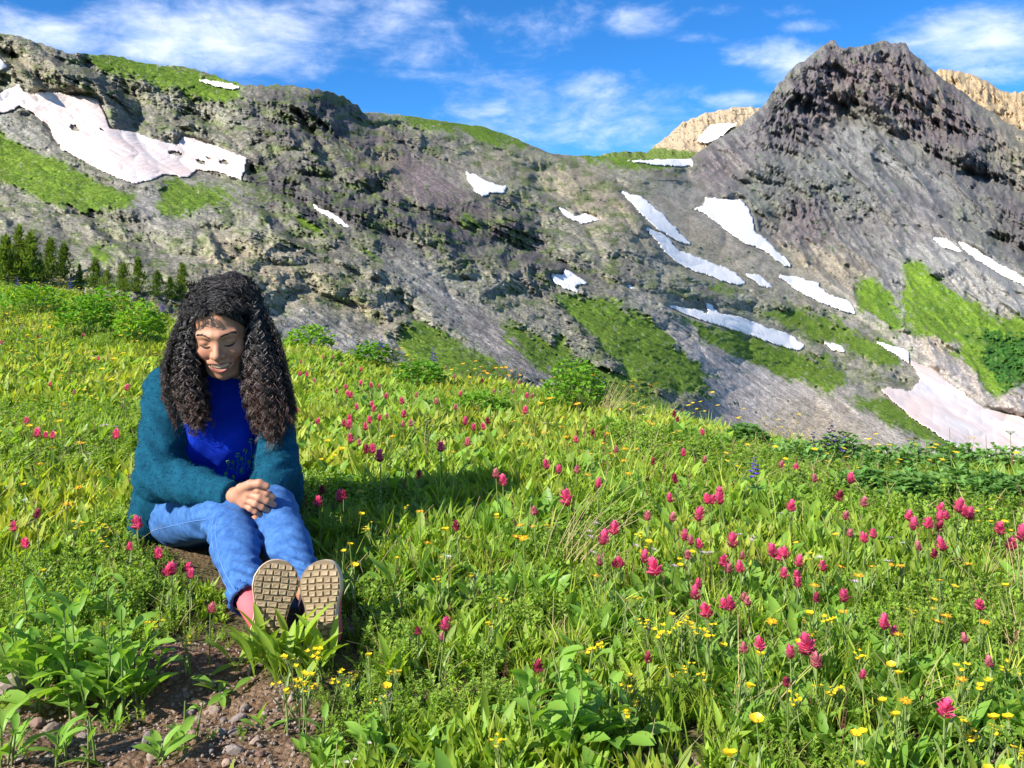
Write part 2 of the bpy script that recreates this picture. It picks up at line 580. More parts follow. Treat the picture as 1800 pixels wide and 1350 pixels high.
PURPLE = [
    [(640, 230), (780, 290), (860, 370), (960, 400), (860, 400), (740, 350), (640, 300)],
    [(1300, 390), (1400, 370), (1640, 390), (1720, 420), (1660, 430), (1480, 400), (1450, 440), (1330, 430)],
    [(1000, 330), (1090, 350), (1110, 390), (1030, 370)], [(1345, 185), (1220, 275), (1235, 345), (1300, 345), (1330, 260)],
    [(1050, 640), (1300, 700), (1450, 800), (1200, 800)], [(850, 560), (980, 640), (950, 650), (800, 560)], [(1380, 300), (1450, 100), (1550, 90), (1680, 150), (1700, 260), (1500, 200)],
]
TAN = [
    [(860, 250), (960, 275), (1080, 330), (1130, 400), (1200, 450), (1100, 420), (1000, 350), (900, 320), (830, 270)],
    [(1140, 340), (1200, 350), (1340, 470), (1500, 560), (1400, 530), (1200, 440)], [(1340, 430), (1480, 440), (1560, 490), (1500, 520), (1400, 480)],
    [(1560, 575), (1690, 570), (1700, 620), (1600, 600)], [(0, 60), (60, 90), (90, 130), (180, 180), (100, 160), (0, 110)], [(1720, 180), (1990, 300), (1990, 390), (1800, 330)],
    [(380, 400), (520, 440), (700, 560), (680, 590), (480, 520), (330, 470)],
    [(1430, 690), (1620, 800), (1700, 900), (1400, 900), (1200, 790)],
]


MR = {}


def mountain_r(px, py):
    j = int(np.argmin(np.abs(MR['px1'] - px)))
    i = int(round((py - MR['sk'][j]) / (MR['bo'][j] - MR['sk'][j]) * (MR['NY'] - 1)))
    return MR['r'][min(max(i, 0), MR['NY'] - 1), j]


def band_noise(px, py, seed, c, s, sx, sy, oct, gain, ridged=True):
    a = (px * c + py * s) / sx
    b = (-px * s + py * c) / sy
    return fbm2(a, b, oct, seed, gain, ridged)


def build_mountains():
    NX, NY = 1080, 372
    px1 = np.linspace(-190, 1970, NX)
    sk = np.interp(px1, [p[0] for p in SKYLINE], [p[1] for p in SKYLINE])
    rocky = np.interp(px1, [0, 420, 460, 640, 650, 900, 980, 1210, 1225, 1340, 1360, 1700, 1800], [.4, .5, .7, .8, .25, .25, .4, .12, .25, .35, .7, .7, .6])
    z0 = np.zeros_like(px1)
    sk = sk + rocky * ((fbm2(px1 / 9, z0, 4, 3) - .5) * 13)
    bo = np.interp(px1, [p[0] for p in BOTTOM], [p[1] for p in BOTTOM])
    t = np.linspace(0, 1, NY)[:, None]
    px = np.repeat(px1[None], NY, 0)
    py = sk[None] + (bo - sk)[None] * t
    # warped coordinates for the traced zones, so that their edges wander
    wx = px + (fbm2(px / 26, py / 26, 4, 21, 0.6) - .5) * 34
    wy = py + (fbm2(px / 26, py / 26, 4, 22, 0.6) - .5) * 26
    wsx = px + (fbm2(px / 11, py / 8, 4, 23, 0.75) - .5) * 15
    wsy = py + (fbm2(px / 11, py / 8, 4, 24, 0.75) - .5) * 13
    fine = fbm2(px / 7, py / 5, 3, 33, 0.6)
    g = sample(zone(GREEN, 5), wx, wy)
    rillg = band_noise(px, py, 147, math.cos(.62), math.sin(.62), 110, 8, 4, .6)
    g = smooth01((g + (fine - .5) * .6 + (rillg - .45) * .7 - .26) / .5)
    sh = sample(zone(SHRUB, 6), wx, wy)
    sh = smooth01((sh + (fine - .5) * 1.9 - .5) / .2)
    sc = sample(zone(SCREE, 9), wx, wy)
    dk = sample(zone(DARK, 11), wx, wy)
    pu = sample(zone(PURPLE, 10), wx, wy)
    ta = sample(zone(TAN, 10), wx, wy)
    snow_id = np.zeros(px.shape, int)
    for k, (poly, lab, tint) in enumerate(SNOW):
        m = inpoly(px + (wsx - px) * .55, py + (wsy - py) * .45, poly)
        snow_id[m] = k + 1
    if True:
        for (hx, hy, hw, hh) in ((132, 225, 9, 4), (177, 229, 4, 2.5), (308, 270, 12, 5), (353, 284, 10, 4), (394, 286, 12, 4), (368, 280, 5, 2), (1640, 680, 0, 0)):
            if hw:
                snow_id[(((wsx - hx) / hw) ** 2 + ((wsy - hy - (wsx - hx) * .25) / hh) ** 2) < 1] = 0
    sn = np.clip(blur((snow_id > 0).astype(float), 3) * 2.6, 0, 1)
    calm = np.clip(np.maximum.reduce([g * .92, sc * .97, sn * 1.0]), 0, 1)
    edge = smooth01(t * 14)
    # relief
    base = dist0(px, py)
    ca, sa = math.cos(math.radians(24)), math.sin(math.radians(24))
    side = smooth01((px - np.interp(py, [280, 370, 470, 560, 640, 780], [1215, 1235, 1390, 1520, 1600, 1700])) / 60)   # 1 on the dark peak
    big = band_noise(px, py, 41, ca, sa, 190, 95, 4, .5)
    w = (-px * sa + py * ca) + (fbm2(px / 120, py / 120, 3, 44) - .5) * 90
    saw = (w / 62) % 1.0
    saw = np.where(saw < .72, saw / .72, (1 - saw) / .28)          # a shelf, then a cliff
    mid = band_noise(px, py, 42, math.cos(1.0), math.sin(1.0), 46, 24, 4, .55)
    midp = band_noise(px, py, 46, math.cos(1.15), math.sin(1.15), 90, 26, 5, .58)
    small = band_noise(px, py, 43, math.cos(.9), math.sin(.9), 15, 10, 4, .72)
    strat = band_noise(px + 18 * np.sin(py / 40), py, 53, math.cos(.42), math.sin(.42), 110, 8, 4, .6)
    colm = fbm2((px + (fbm2(px / 40, py / 40, 2, 57) - .5) * 30) / 11, py / 46, 3, 56, .6, True)
    tiny = fbm2(px / 5.5, py / 4.2, 2, 48, .6, True)
    cr = 1 - calm
    lum = fbm2(px / 70, py / 70, 3, 49)
    crag = .82 * cr * (0.35 + 1.1 * smooth01((lum - .35) / .3)) * (1 - .35 * smooth01((px - 850) / 150) * (1 - side))
    dr = (big - .45) * .10 * (0.35 + .65 * cr)
    dr = dr + (saw - .5) * .048 * crag * (1 - side * .65) * smooth01((lum - .2) * 3)
    dr = dr + (.37 - mid) * .021 * crag * (1 - side) + ((.37 - midp) * .045 + (.42 - colm) * .026) * side * (.06 + .94 * dk) * cr + (.36 - band_noise(px, py, 52, math.cos(.8), math.sin(.8), 120, 40, 5, .55)) * .075 * side * (1 - .5 * dk) * (1 - .5 * g)
    dr = dr + (.37 - strat) * .016 * crag * (1 - .6 * side) + (.37 - small) * .009 * crag + (.42 - colm) * .018 * np.clip(dk + pu * .5, 0, 1) * crag * (1 - side) + (.37 - tiny) * .006 * (cr + .12) * (1 - sn)
    rill = band_noise(px, py, 47, math.cos(.62), math.sin(.62), 160, 7, 3, .6)
    dr = dr + (.5 - rill) * .007 * sc * (1 - sn) * (1 - .6 * side)
    dr = dr + (fine - .5) * .007 * g + (tiny - .5) * -.02 * sh
    r = base * (1 + dr * (.25 + .75 * edge))
    r_snow = base * (1 + (big - .45) * .10 * .35 + (fbm2((px + py * 1.2) / 90, (py - px * .5) / 6, 2, 51) - .5) * .004)
    r = r * (1 - sn) + r_snow * 1.007 * sn
    X = (px - 900) / F * r
    Z = CAMZ + (HZ - py) / F * r
    V = np.stack([X, r, Z], -1)
    MR.update(px1=px1, sk=sk, bo=bo, r=r, NY=NY)
    # colour of the ground itself
    def C(r_, g_, b_):
        return np.array([r_, g_, b_])
    n1 = fbm2(px / 60, py / 40, 4, 61, .6)[..., None]
    n2 = fbm2(px / 12, py / 9, 3, 62, .6)[..., None]
    col = C(.185, .175, .145) * (1 - n1) + C(.35, .33, .255) * n1
    col = col * (.70 + .62 * n2)
    col = col * (1 - .75 * side[..., None]) + (C(.20, .212, .205) * (.7 + .6 * n2)) * .75 * side[..., None]

    def over(col, c, m):
        m = np.clip(m, 0, 1)[..., None]
        return col * (1 - m) + c * (.70 + .6 * n2) * m
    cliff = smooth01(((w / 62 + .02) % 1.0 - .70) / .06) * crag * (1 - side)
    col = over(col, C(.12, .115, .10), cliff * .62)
    s1_ = side[..., None]
    col = over(col, C(.285, .27, .255) * (1 - s1_) + C(.235, .232, .232) * s1_, sc * .8)
    col = col * (.72 + .62 * strat[..., None] * (1 - .5 * s1_)) 
    low = smooth01((py - 520) / 90) * smooth01((px - 900) / 200)
    col = over(col, C(.52, .45, .40), sc * low * .85)
    col = col * (1 + (rill[..., None] - .4) * .7 * sc[..., None])
    col = over(col, C(.085, .078, .088) * (1 - side[..., None]) + C(.135, .118, .13) * side[..., None], dk * .8)
    col = over(col, C(.215, .145, .145), pu * .6 * (1 - .5 * side) * (1 - .7 * low))
    col = over(col, C(.40, .33, .22), ta * .6)
    pale = sample(zone([[(1560, 420), (1640, 420), (1800, 520), (1990, 600), (1800, 560), (1700, 530), (1600, 450)], [(1540, 470), (1585, 500), (1600, 640), (1585, 640), (1560, 540)]], 12), wx, wy)
    col = over(col, C(.43, .415, .385), pale * .85)
    lich = smooth01((fbm2(px / 30, py / 22, 4, 66, .6) - .52) / .12) * (1 - side * .6)
    col = over(col, C(.32, .34, .17), lich * cr * .35)
    moss = smooth01((fbm2(px / 22, py / 9, 4, 67, .6) - .56) / .08) * (1 - side)
    col = over(col, C(.10, .15, .03), moss * cr * .6)
    gn = fbm2(px / 16, py / 8, 4, 68, .6)[..., None]
    s2_ = side[..., None]
    gc = (C(.085, .165, .018) * (1 - s2_) + C(.10, .21, .02) * s2_) * (1 - gn) + (C(.19, .28, .035) * (1 - s2_) + C(.22, .33, .04) * s2_) * gn
    gc = gc * (.75 + .5 * rillg[..., None])
    stn = smooth01((fbm2(px / 4, py / 3, 2, 69) - .80) / .05)[..., None]
    gc = gc * (1 - stn * .8) + C(.34, .33, .28) * stn * .8
    col = col * (1 - g[..., None]) + gc * g[..., None]
    col = col * (1 - sh[..., None]) + C(.06, .17, .03) * (.6 + .8 * gn) * sh[..., None]
    # back side of the ridges: folds away behind the skyline
    NB = 6
    back = []
    for k in range(1, NB + 1):
        q = V[0].copy()
        q[:, 1] += 14 * k * k
        q[:, 0] += (px1 - 900) / F * 14 * k * k
        q[:, 2] -= 3.0 * k * k
        back.append(q)
    Vall = np.concatenate([np.array(back[::-1]), V], 0)
    call = np.concatenate([np.repeat(col[:1], NB, 0), col], 0)
    rows = NB + NY
    idx = np.arange(rows * NX).reshape(rows, NX)
    quads = np.stack([idx[:-1, :-1], idx[1:, :-1], idx[1:, 1:], idx[:-1, 1:]], -1)
    pxa = np.concatenate([np.repeat(px[:1], NB, 0), px], 0); pya = np.concatenate([np.repeat(py[:1], NB, 0), py], 0)
    cx = (pxa[:-1, :-1] + pxa[1:, 1:]) / 2; cy = (pya[:-1, :-1] + pya[1:, 1:]) / 2
    line = np.interp(cy, [0, 282, 320, 365, 425, 440, 470, 520, 560, 605, 640, 700, 780, 900], [1214, 1216, 1226, 1243, 1300, 1345, 1392, 1450, 1520, 1550, 1600, 1640, 1700, 1800])
    right = cx > line
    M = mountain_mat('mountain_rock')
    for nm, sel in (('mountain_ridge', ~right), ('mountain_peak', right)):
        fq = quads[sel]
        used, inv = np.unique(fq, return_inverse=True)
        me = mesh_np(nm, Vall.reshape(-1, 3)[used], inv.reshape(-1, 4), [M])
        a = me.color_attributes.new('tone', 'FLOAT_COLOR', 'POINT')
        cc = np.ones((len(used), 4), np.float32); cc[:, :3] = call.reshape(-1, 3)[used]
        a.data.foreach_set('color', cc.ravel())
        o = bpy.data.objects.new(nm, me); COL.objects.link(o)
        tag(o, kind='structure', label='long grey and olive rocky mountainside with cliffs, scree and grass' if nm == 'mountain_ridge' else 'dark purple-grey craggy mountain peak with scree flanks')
    # snow lies on the ground as bodies of their own
    Xs = (px - 900) / F * r_snow; Zs = CAMZ + (HZ - py) / F * r_snow + .08
    Vs = np.stack([Xs, r_snow, Zs], -1).reshape(-1, 3)
    idm = np.arange(NY * NX).reshape(NY, NX)
    qs = np.stack([idm[:-1, :-1], idm[1:, :-1], idm[1:, 1:], idm[:-1, 1:]], -1)
    MS = snow_mat('old_snow', True); MW = snow_mat('clean_snow', False)
    for k, (poly, lab, tint) in enumerate(SNOW):
        s = snow_id == k + 1
        cell = (s[:-1, :-1].astype(int) + s[1:, :-1] + s[1:, 1:] + s[:-1, 1:]) >= 2
        fq = qs[cell]
        if len(fq) == 0:
            continue
        used, inv = np.unique(fq, return_inverse=True)
        inv = inv.reshape(-1, 4)
        n = len(used)
        top = Vs[used]
        # a skirt of snow depth round the rim
        e = np.concatenate([inv[:, [0, 1]], inv[:, [1, 2]], inv[:, [2, 3]], inv[:, [3, 0]]])
        key = np.sort(e, 1); key = key[:, 0].astype(np.int64) * n + key[:, 1]
        u, ix, ct = np.unique(key, return_index=True, return_counts=True)
        be = e[ix[ct == 1]]
        bot = top.copy(); bot[:, 1] *= 1.012; bot[:, 0] *= 1.012; bot[:, 2] = CAMZ + (bot[:, 2] - CAMZ) * 1.012 - .3
        sk_f = np.stack([be[:, 1], be[:, 0], be[:, 0] + n, be[:, 1] + n], -1)
        me = mesh_np('snow_patch', np.concatenate([top, bot]), [inv, sk_f], [MS if tint else MW])
        o = bpy.data.objects.new('snow_patch', me); COL.objects.link(o)
        tag(o, lab, 'snow patch', 'snow patches left on the mountainsides')
    return


def mountain_mat(name):
    m, t = mat(name)
    at = t.n('ShaderNodeAttribute', attribute_name='tone')
    geo = t.n('ShaderNodeNewGeometry')
    pos = geo.outputs['Position']
    a = t.noise(pos, 0.55, 6, 0.7)
    b = t.noise(pos, 1.9, 4, 0.65)
    c3 = t.noise(pos, 5.0, 3, .7)
    f = t.math('MULTIPLY', t.maprange(a, .3, .7, .62, 1.38), t.maprange(b, .3, .7, .68, 1.32))
    f = t.math('MULTIPLY', f, t.maprange(c3, .3, .7, .8, 1.2))
    vo = t.n('ShaderNodeTexVoronoi', feature='F1', i_Vector=pos, i_Scale=0.9)
    f = t.math('MULTIPLY', f, t.maprange(vo.outputs['Distance'], 0.1, .9, 1.2, .72))
    col = t.vmath('SCALE', at.outputs['Color'])
    t.set(col.node, 'Scale', f)
    bp = t.n('ShaderNodeBump', i_Strength=.8, i_Distance=1.6, i_Height=t.math('ADD', a, t.math('MULTIPLY', b, .5)))
    p = t.n('ShaderNodeBsdfPrincipled', i_Base_Color=col, i_Roughness=.95, i_Normal=bp.outputs[0])
    t.set(p, 'Specular IOR Level', .1)
    t.n('ShaderNodeOutputMaterial', i_Surface=p.outputs[0])
    return m


def snow_mat(name, tint):
    m, t = mat(name)
    geo = t.n('ShaderNodeNewGeometry')
    pos = geo.outputs['Position']
    st = t.vmath('MULTIPLY', pos, (1.0, .12, .35))
    a = t.noise(st, .8, 5, .65)
    b = t.noise(pos, .035, 3, .5)
    dirty = t.math('MULTIPLY', t.maprange(a, .3, .7, .35, 1), t.maprange(b, .32, .55, .25, 1))
    col = t.mix(t.math('MULTIPLY', dirty, .9 if tint else .1), (.64, .615, .60) if tint else (.80, .78, .76), (.60, .42, .355))
    p = t.n('ShaderNodeBsdfPrincipled', i_Base_Color=col, i_Roughness=.7)
    bp = t.n('ShaderNodeBump', i_Strength=.35, i_Distance=.8, i_Height=a)
    t.set(p, 'Normal', bp.outputs[0])
    t.n('ShaderNodeOutputMaterial', i_Surface=p.outputs[0])
    return m


def far_hill(name, sky, bottom, dist_top, dist_bot, c0, c1, label, seed, green=None, snow=None):
    NX, NY = 260, 90
    x0, x1 = sky[0][0], sky[-1][0]
    px1 = np.linspace(x0, x1, NX)
    s = np.interp(px1, [p[0] for p in sky], [p[1] for p in sky]) + (fbm2(px1 / 8, px1 * 0, 4, seed) - .5) * 6
    t = np.linspace(0, 1, NY)[:, None]
    px = np.repeat(px1[None], NY, 0)
    py = s[None] + (bottom - s)[None] * t
    base = dist_top + (dist_bot - dist_top) * t
    rid = band_noise(px, py, seed + 1, math.cos(.9), math.sin(.9), 30, 14, 5, .6)
    r = base * (1 + (.5 - rid) * .03 * smooth01(t * 20))
    V = np.stack([(px - 900) / F * r, r, CAMZ + (HZ - py) / F * r], -1)
    back = []
    for k in range(1, 5):
        q = V[0].copy(); q[:, 1] += 30 * k * k; q[:, 2] -= 8 * k * k; q[:, 0] += (px1 - 900) / F * 30 * k * k
        back.append(q)
    V = np.concatenate([np.array(back[::-1]), V], 0)
    n = fbm2(px / 14, py / 8, 4, seed + 5, .6)[..., None]
    col = np.array(c0) * (1 - n) + np.array(c1) * n
    if green:
        gm = smooth01((sample(zone(green, 3), px, py) + (n[..., 0] - .5) - .3) / .3)[..., None]
        col = col * (1 - gm) + np.array((.12, .17, .04)) * gm
    col = np.concatenate([np.repeat(col[:1], 4, 0), col], 0)
    rows = NY + 4
    idx = np.arange(rows * NX).reshape(rows, NX)
    q = np.stack([idx[:-1, :-1], idx[1:, :-1], idx[1:, 1:], idx[:-1, 1:]], -1).reshape(-1, 4)
    me = mesh_np(name, V.reshape(-1, 3), q, [bpy.data.materials['mountain_rock']])
    a = me.color_attributes.new('tone', 'FLOAT_COLOR', 'POINT')
    cc = np.ones((rows * NX, 4), np.float32); cc[:, :3] = col.reshape(-1, 3)
    a.data.foreach_set('color', cc.ravel())
    o = bpy.data.objects.new(name, me); COL.objects.link(o)
    tag(o, label, kind='structure')
    if snow:
        poly, lab = snow
        wxx = px + (fbm2(px / 9, py / 9, 3, 3) - .5) * 8; wyy = py + (fbm2(px / 9, py / 9, 3, 4) - .5) * 6
        ins = inpoly(wxx, wyy, poly)
        rs = base * .985
        VS = np.stack([(px - 900) / F * rs, rs + 0 * px, CAMZ + (HZ - py) / F * rs], -1).reshape(-1, 3)
        idm = np.arange(NY * NX).reshape(NY, NX)
        qs = np.stack([idm[:-1, :-1], idm[1:, :-1], idm[1:, 1:], idm[:-1, 1:]], -1)[ins[:-1, :-1]]
        used, inv = np.unique(qs, return_inverse=True)
        me = mesh_np('snow_patch', VS[used], inv.reshape(-1, 4), [bpy.data.materials['clean_snow']])
        o = bpy.data.objects.new('snow_patch', me); COL.objects.link(o)
        tag(o, lab, 'snow patch', 'snow patches left on the mountainsides')


build_mountains()
far_hill('distant_hill', [(1040, 276), (1065, 269), (1100, 266), (1135, 268), (1160, 250), (1200, 215), (1240, 198), (1300, 187), (1335, 189), (1420, 200)], 320, 1500, 1150,
         (.36, .28, .18), (.52, .41, .28), 'tan rounded hill behind the saddle left of the dark peak', 71,
         green=[[(1120, 262), (1180, 262), (1240, 270), (1240, 300), (1040, 300), (1040, 275)]],
         snow=([(1223, 248), (1243, 221), (1260, 218), (1294, 216), (1270, 234), (1245, 251)], 'white snow patch on the tan hill left of the dark peak'))
far_hill('tan_ridge', [(1630, 150), (1650, 122), (1680, 124), (1705, 129), (1735, 142), (1760, 160), (1790, 163), (1800, 160), (1850, 175), (1990, 200)], 360, 1300, 960,
         (.34, .25, .15), (.55, .42, .26), 'sunlit tan ridge with jagged crest behind the right shoulder of the dark peak', 81)

# ------------------------------------------------------------------ MEADOW GROUND
_EX = [-400, 0, 100, 200, 290, 420, 560, 700, 860, 1000, 1150, 1300, 1430, 1550, 1800, 2300]
_EY = [470, 497, 504, 522, 545, 578, 600, 633, 662, 680, 708, 757, 790, 806, 822, 860]
_DX = [-400, 0, 450, 900, 1300, 1800, 2300]
_DY = [13, 11.5, 9.0, 7.0, 5.4, 4.5, 4.2]
VEG = 0.15


def ground(x, y):
    x = np.asarray(x, float); y = np.asarray(y, float)
    ys = np.maximum(y, 0.8)
    px = np.clip(x / ys * F + 900, -1200, 2800)
    E = np.interp(px, _EX, _EY); D = np.interp(px, _DX, _DY)
    zc = CAMZ + (HZ - E) / F * D - VEG
    t = np.clip((ys - 2.5) / (D - 2.5), 0, None)
    tt = np.minimum(t, 1)
    z = zc * (tt * tt * (1.6 - .6 * tt))
    over = np.clip(ys - D, 0, None)
    z = z - over * 0.10 - 0.035 * over ** 2 / (1 + .05 * over)
    z = np.maximum(z, -70 - .0 * y)
    z = z + (fbm2(x * 1.3 + 9, y * 1.3, 3, 91) - .5) * .07 * np.clip((y - 1) / 2, .3, 1)
    # the low mound of loose soil and the hollow beside it
    z = z + .035 * np.exp(-(((x + .70) / .16) ** 2 + ((y - 1.86) / .07) ** 2)) - .03 * np.exp(-(((x + .68) / .25) ** 2 + ((y - 1.68) / .1) ** 2))
    return z


def gz(x, y):
    return float(ground(np.array([x]), np.array([y]))[0])


def hit(px, py, h):
    """ground point whose upright plant of height h shows its top at this photograph pixel"""
    Y = np.linspace(1.2, 16, 1500)
    X = (px - 900) / F * Y
    z = ground(X, Y) + h
    zr = CAMZ + (HZ - py) / F * Y
    k = np.nonzero(z >= zr)[0]
    if len(k) == 0:
        i = int(np.argmin(zr - z))
    else:
        i = int(k[0])
    return Vector((X[i], Y[i], z[i] - h))


BARE_PX = [
    [(-250, 1215), (0, 1205), (60, 1188), (130, 1195), (230, 1172), (300, 1150), (360, 1148), (420, 1170), (500, 1205), (545, 1235), (560, 1270), (540, 1330), (560, 1460), (-250, 1500)],
    [(655, 1228), (700, 1215), (830, 1205), (855, 1228), (820, 1248), (700, 1255)],
    [(1090, 1335), (1140, 1310), (1180, 1325), (1200, 1360), (1100, 1380)], [(1200, 1310), (1235, 1320), (1280, 1345), (1300, 1420), (1190, 1420)], [(1720, 1330), (1760, 1300), (1800, 1310), (1800, 1400), (1720, 1400)],
    [(580, 1095), (630, 1090), (640, 1115), (600, 1125)], [(-50, 1010), (10, 1010), (25, 1040), (-50, 1050)],
]
BARE = [[tuple(P(a, b, CAMZ * F / (b - HZ)))[:2] for a, b in poly] for poly in BARE_PX]


def bare(x, y):
    m = np.zeros(np.shape(x), bool)
    wx = x + (fbm2(x * 9, y * 9, 2, 5) - .5) * .08; wy = y + (fbm2(x * 9, y * 9, 2, 6) - .5) * .08
    for p in BARE:
        m |= inpoly(wx, wy, p)
    return m


def ground_mat():
    m, t = mat('soil')
    at = t.n('ShaderNodeAttribute', attribute_name='grassy')
    geo = t.n('ShaderNodeNewGeometry'); pos = geo.outputs['Position']
    a = t.noise(pos, 9, 6, .7); b = t.noise(pos, 60, 5, .7)
    vo = t.n('ShaderNodeTexVoronoi', i_Vector=pos, i_Scale=85.0)
    soil = t.ramp(a, [(.25, (.045, .024, .013)), (.5, (.125, .072, .040)), (.75, (.23, .148, .088))])
    soil = t.mix(t.maprange(b, .45, .7), soil, (.22, .15, .10))
    soil = t.mix(t.maprange(vo.outputs['Distance'], .5, .15, 0, .35), soil, (.30, .23, .18))
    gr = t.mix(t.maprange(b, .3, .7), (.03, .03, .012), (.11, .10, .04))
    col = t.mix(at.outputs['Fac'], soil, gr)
    h = t.math('ADD', t.math('MULTIPLY', b, .6), t.math('MULTIPLY', vo.outputs['Distance'], -.5))
    bp = t.n('ShaderNodeBump', i_Strength=1.0, i_Distance=.012, i_Height=h)
    p = t.n('ShaderNodeBsdfPrincipled', i_Base_Color=col, i_Roughness=.95, i_Normal=bp.outputs[0])
    t.set(p, 'Specular IOR Level', .15)
    t.n('ShaderNodeOutputMaterial', i_Surface=p.outputs[0])
    return m


def build_ground():
    # fine where near, coarse far away, in one sheet that runs down into the valley under the mountains
    ys = np.concatenate([np.linspace(-6, .6, 24), np.linspace(.65, 3.4, 190), np.linspace(3.45, 16, 150), np.geomspace(16.5, 95, 60)])
    us = np.linspace(-1, 1, 420)
    Y = np.repeat(ys[:, None], len(us), 1)
    half = np.maximum(3.2, .62 * 1.6 * np.maximum(ys, 0) + 1.2)
    X = us[None] * half[:, None]
    Z = ground(X, Y)
    bm = bare(X, Y)
    soft = bm.astype(float)
    Z = Z + (fbm2(X * 22, Y * 22, 4, 12, .6) - .5) * .03 * (.3 + .7 * soft)
    V = np.stack([X, Y, Z], -1).reshape(-1, 3)
    n, k = Y.shape
    idx = np.arange(n * k).reshape(n, k)
    q = np.stack([idx[:-1, :-1], idx[:-1, 1:], idx[1:, 1:], idx[1:, :-1]], -1).reshape(-1, 4)
    me = mesh_np('ground', V, q, [ground_mat()])
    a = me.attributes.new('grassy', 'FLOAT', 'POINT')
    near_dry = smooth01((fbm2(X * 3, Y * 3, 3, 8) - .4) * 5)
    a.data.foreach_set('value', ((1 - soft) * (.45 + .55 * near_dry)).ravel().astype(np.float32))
    o = bpy.data.objects.new('ground', me); COL.objects.link(o)
    tag(o, 'sloping meadow ground with bare brown soil in front', kind='structure')


build_ground()


# ------------------------------------------------------------------ plant materials
def leaf_mat(name, c0, c1, trans=.5, vein=True, rough=.5):
    m, t = mat(name)
    oi = t.n('ShaderNodeObjectInfo')
    geo = t.n('ShaderNodeNewGeometry')
    n = t.noise(geo.outputs['Position'], 14, 3, .6)
    f = t.math('ADD', t.math('MULTIPLY', oi.outputs['Random'], .65), t.math('MULTIPLY', n, .45))
    col = t.mix(f, c0, c1)
    isl = geo.outputs['Random Per Island']
    col2 = t.n('ShaderNodeHueSaturation', i_Color=col, i_Value=t.maprange(isl, 0, 1, .72, 1.25), i_Hue=t.maprange(isl, 0, 1, .492, .508))
    p = t.n('ShaderNodeBsdfPrincipled', i_Base_Color=col2.outputs[0], i_Roughness=rough)
    t.set(p, 'Specular IOR Level', .35)
    tr = t.n('ShaderNodeBsdfTranslucent', i_Color=t.mix(1.0, col2.outputs[0], (1.35, 1.25, .5), 'MULTIPLY'))
    mx = t.n('ShaderNodeMixShader', i_0=trans, i_1=p.outputs[0], i_2=tr.outputs[0])
    t.n('ShaderNodeOutputMaterial', i_Surface=mx.outputs[0])
    return m


def flat_mat(name, c, rough=.6, trans=0.0, vary=.15, spec=.3, sheen=0.0):
    m, t = mat(name)
    oi = t.n('ShaderNodeObjectInfo'); geo = t.n('ShaderNodeNewGeometry')
    isl = t.math('ADD', t.math('MULTIPLY', geo.outputs['Random Per Island'], .5), t.math('MULTIPLY', oi.outputs['Random'], .5))
    hs = t.n('ShaderNodeHueSaturation', i_Color=(*c, 1), i_Value=t.maprange(isl, 0, 1, 1 - vary, 1 + vary))
    p = t.n('ShaderNodeBsdfPrincipled', i_Base_Color=hs.outputs[0], i_Roughness=rough)
    t.set(p, 'Specular IOR Level', spec)
    out = p.outputs[0]
    if trans:
        tr = t.n('ShaderNodeBsdfTranslucent', i_Color=hs.outputs[0])
        out = t.n('ShaderNodeMixShader', i_0=trans, i_1=p.outputs[0], i_2=tr.outputs[0]).outputs[0]
    t.n('ShaderNodeOutputMaterial', i_Surface=out)
    return m


G_LANCE = leaf_mat('leaf_fresh', (.18, .32, .03), (.38, .52, .065))
G_YEL = leaf_mat('leaf_yellowish', (.31, .40, .04), (.54, .60, .09))
G_DEEP = leaf_mat('leaf_deep', (.07, .19, .025), (.16, .32, .045))
G_FEATH = leaf_mat('leaf_feathery', (.20, .36, .035), (.38, .54, .07))
G_BROAD = leaf_mat('leaf_broad', (.16, .34, .045), (.31, .50, .08), rough=.42)
G_STEM = leaf_mat('stem_green', (.12, .19, .04), (.22, .28, .08), trans=.15)
STRAW = flat_mat('straw', (.50, .40, .20), .7, .2)
DRYRED = flat_mat('reddish_stem', (.20, .09, .06), .7, .1)
PINK = flat_mat('paintbrush_pink', (.84, .12, .27), .55, .35, .25)
PINKD = flat_mat('paintbrush_dark', (.38, .045, .09), .6, .3, .25)
PINKP = flat_mat('paintbrush_pale', (.70, .24, .27), .6, .35, .2)
YEL = flat_mat('petal_yellow', (.85, .62, .015), .35, .3, .1, .5)
ORA = flat_mat('petal_orange_yellow', (.86, .43, .015), .45, .3, .12)
YELC = flat_mat('flower_centre', (.62, .34, .02), .8, 0, .2)
WHI = flat_mat('petal_white', (.78, .78, .72), .6, .35, .1)
LIL = flat_mat('petal_lilac', (.62, .42, .58), .6, .35, .15)
VIO = flat_mat('petal_violet', (.16, .05, .58), .5, .3, .3)
VIOD = flat_mat('bud_dark_violet', (.055, .03, .14), .6, .1, .3)


# ------------------------------------------------------------------ scattered meadow (stuff): small source plants, placed by geometry nodes
def src_lance(seed, h, w, n, m=None, spread=.5):
    r = random.Random(seed); b = MB()
    for i in range(n):
        az = r.uniform(0, 6.28)
        b.leaf((r.gauss(0, .018), r.gauss(0, .018), -.01), h * r.uniform(.55, 1.1), w * r.uniform(.6, 1.15), az, r.uniform(.02, spread), r.uniform(-.1, .9), .3, 5, 0, r.uniform(.4, .62), r.uniform(-.8, .8), .12)
    return b


def src_grass(seed, h, n):
    r = random.Random(seed); b = MB()
    for i in range(n):
        b.leaf((r.gauss(0, .02), r.gauss(0, .02), -.01), h * r.uniform(.5, 1.2), r.uniform(.003, .006), r.uniform(0, 6.28), r.uniform(.0, .35), r.uniform(0, .9), .2, 5, 0, .3, r.uniform(-1.5, 1.5))
    return b


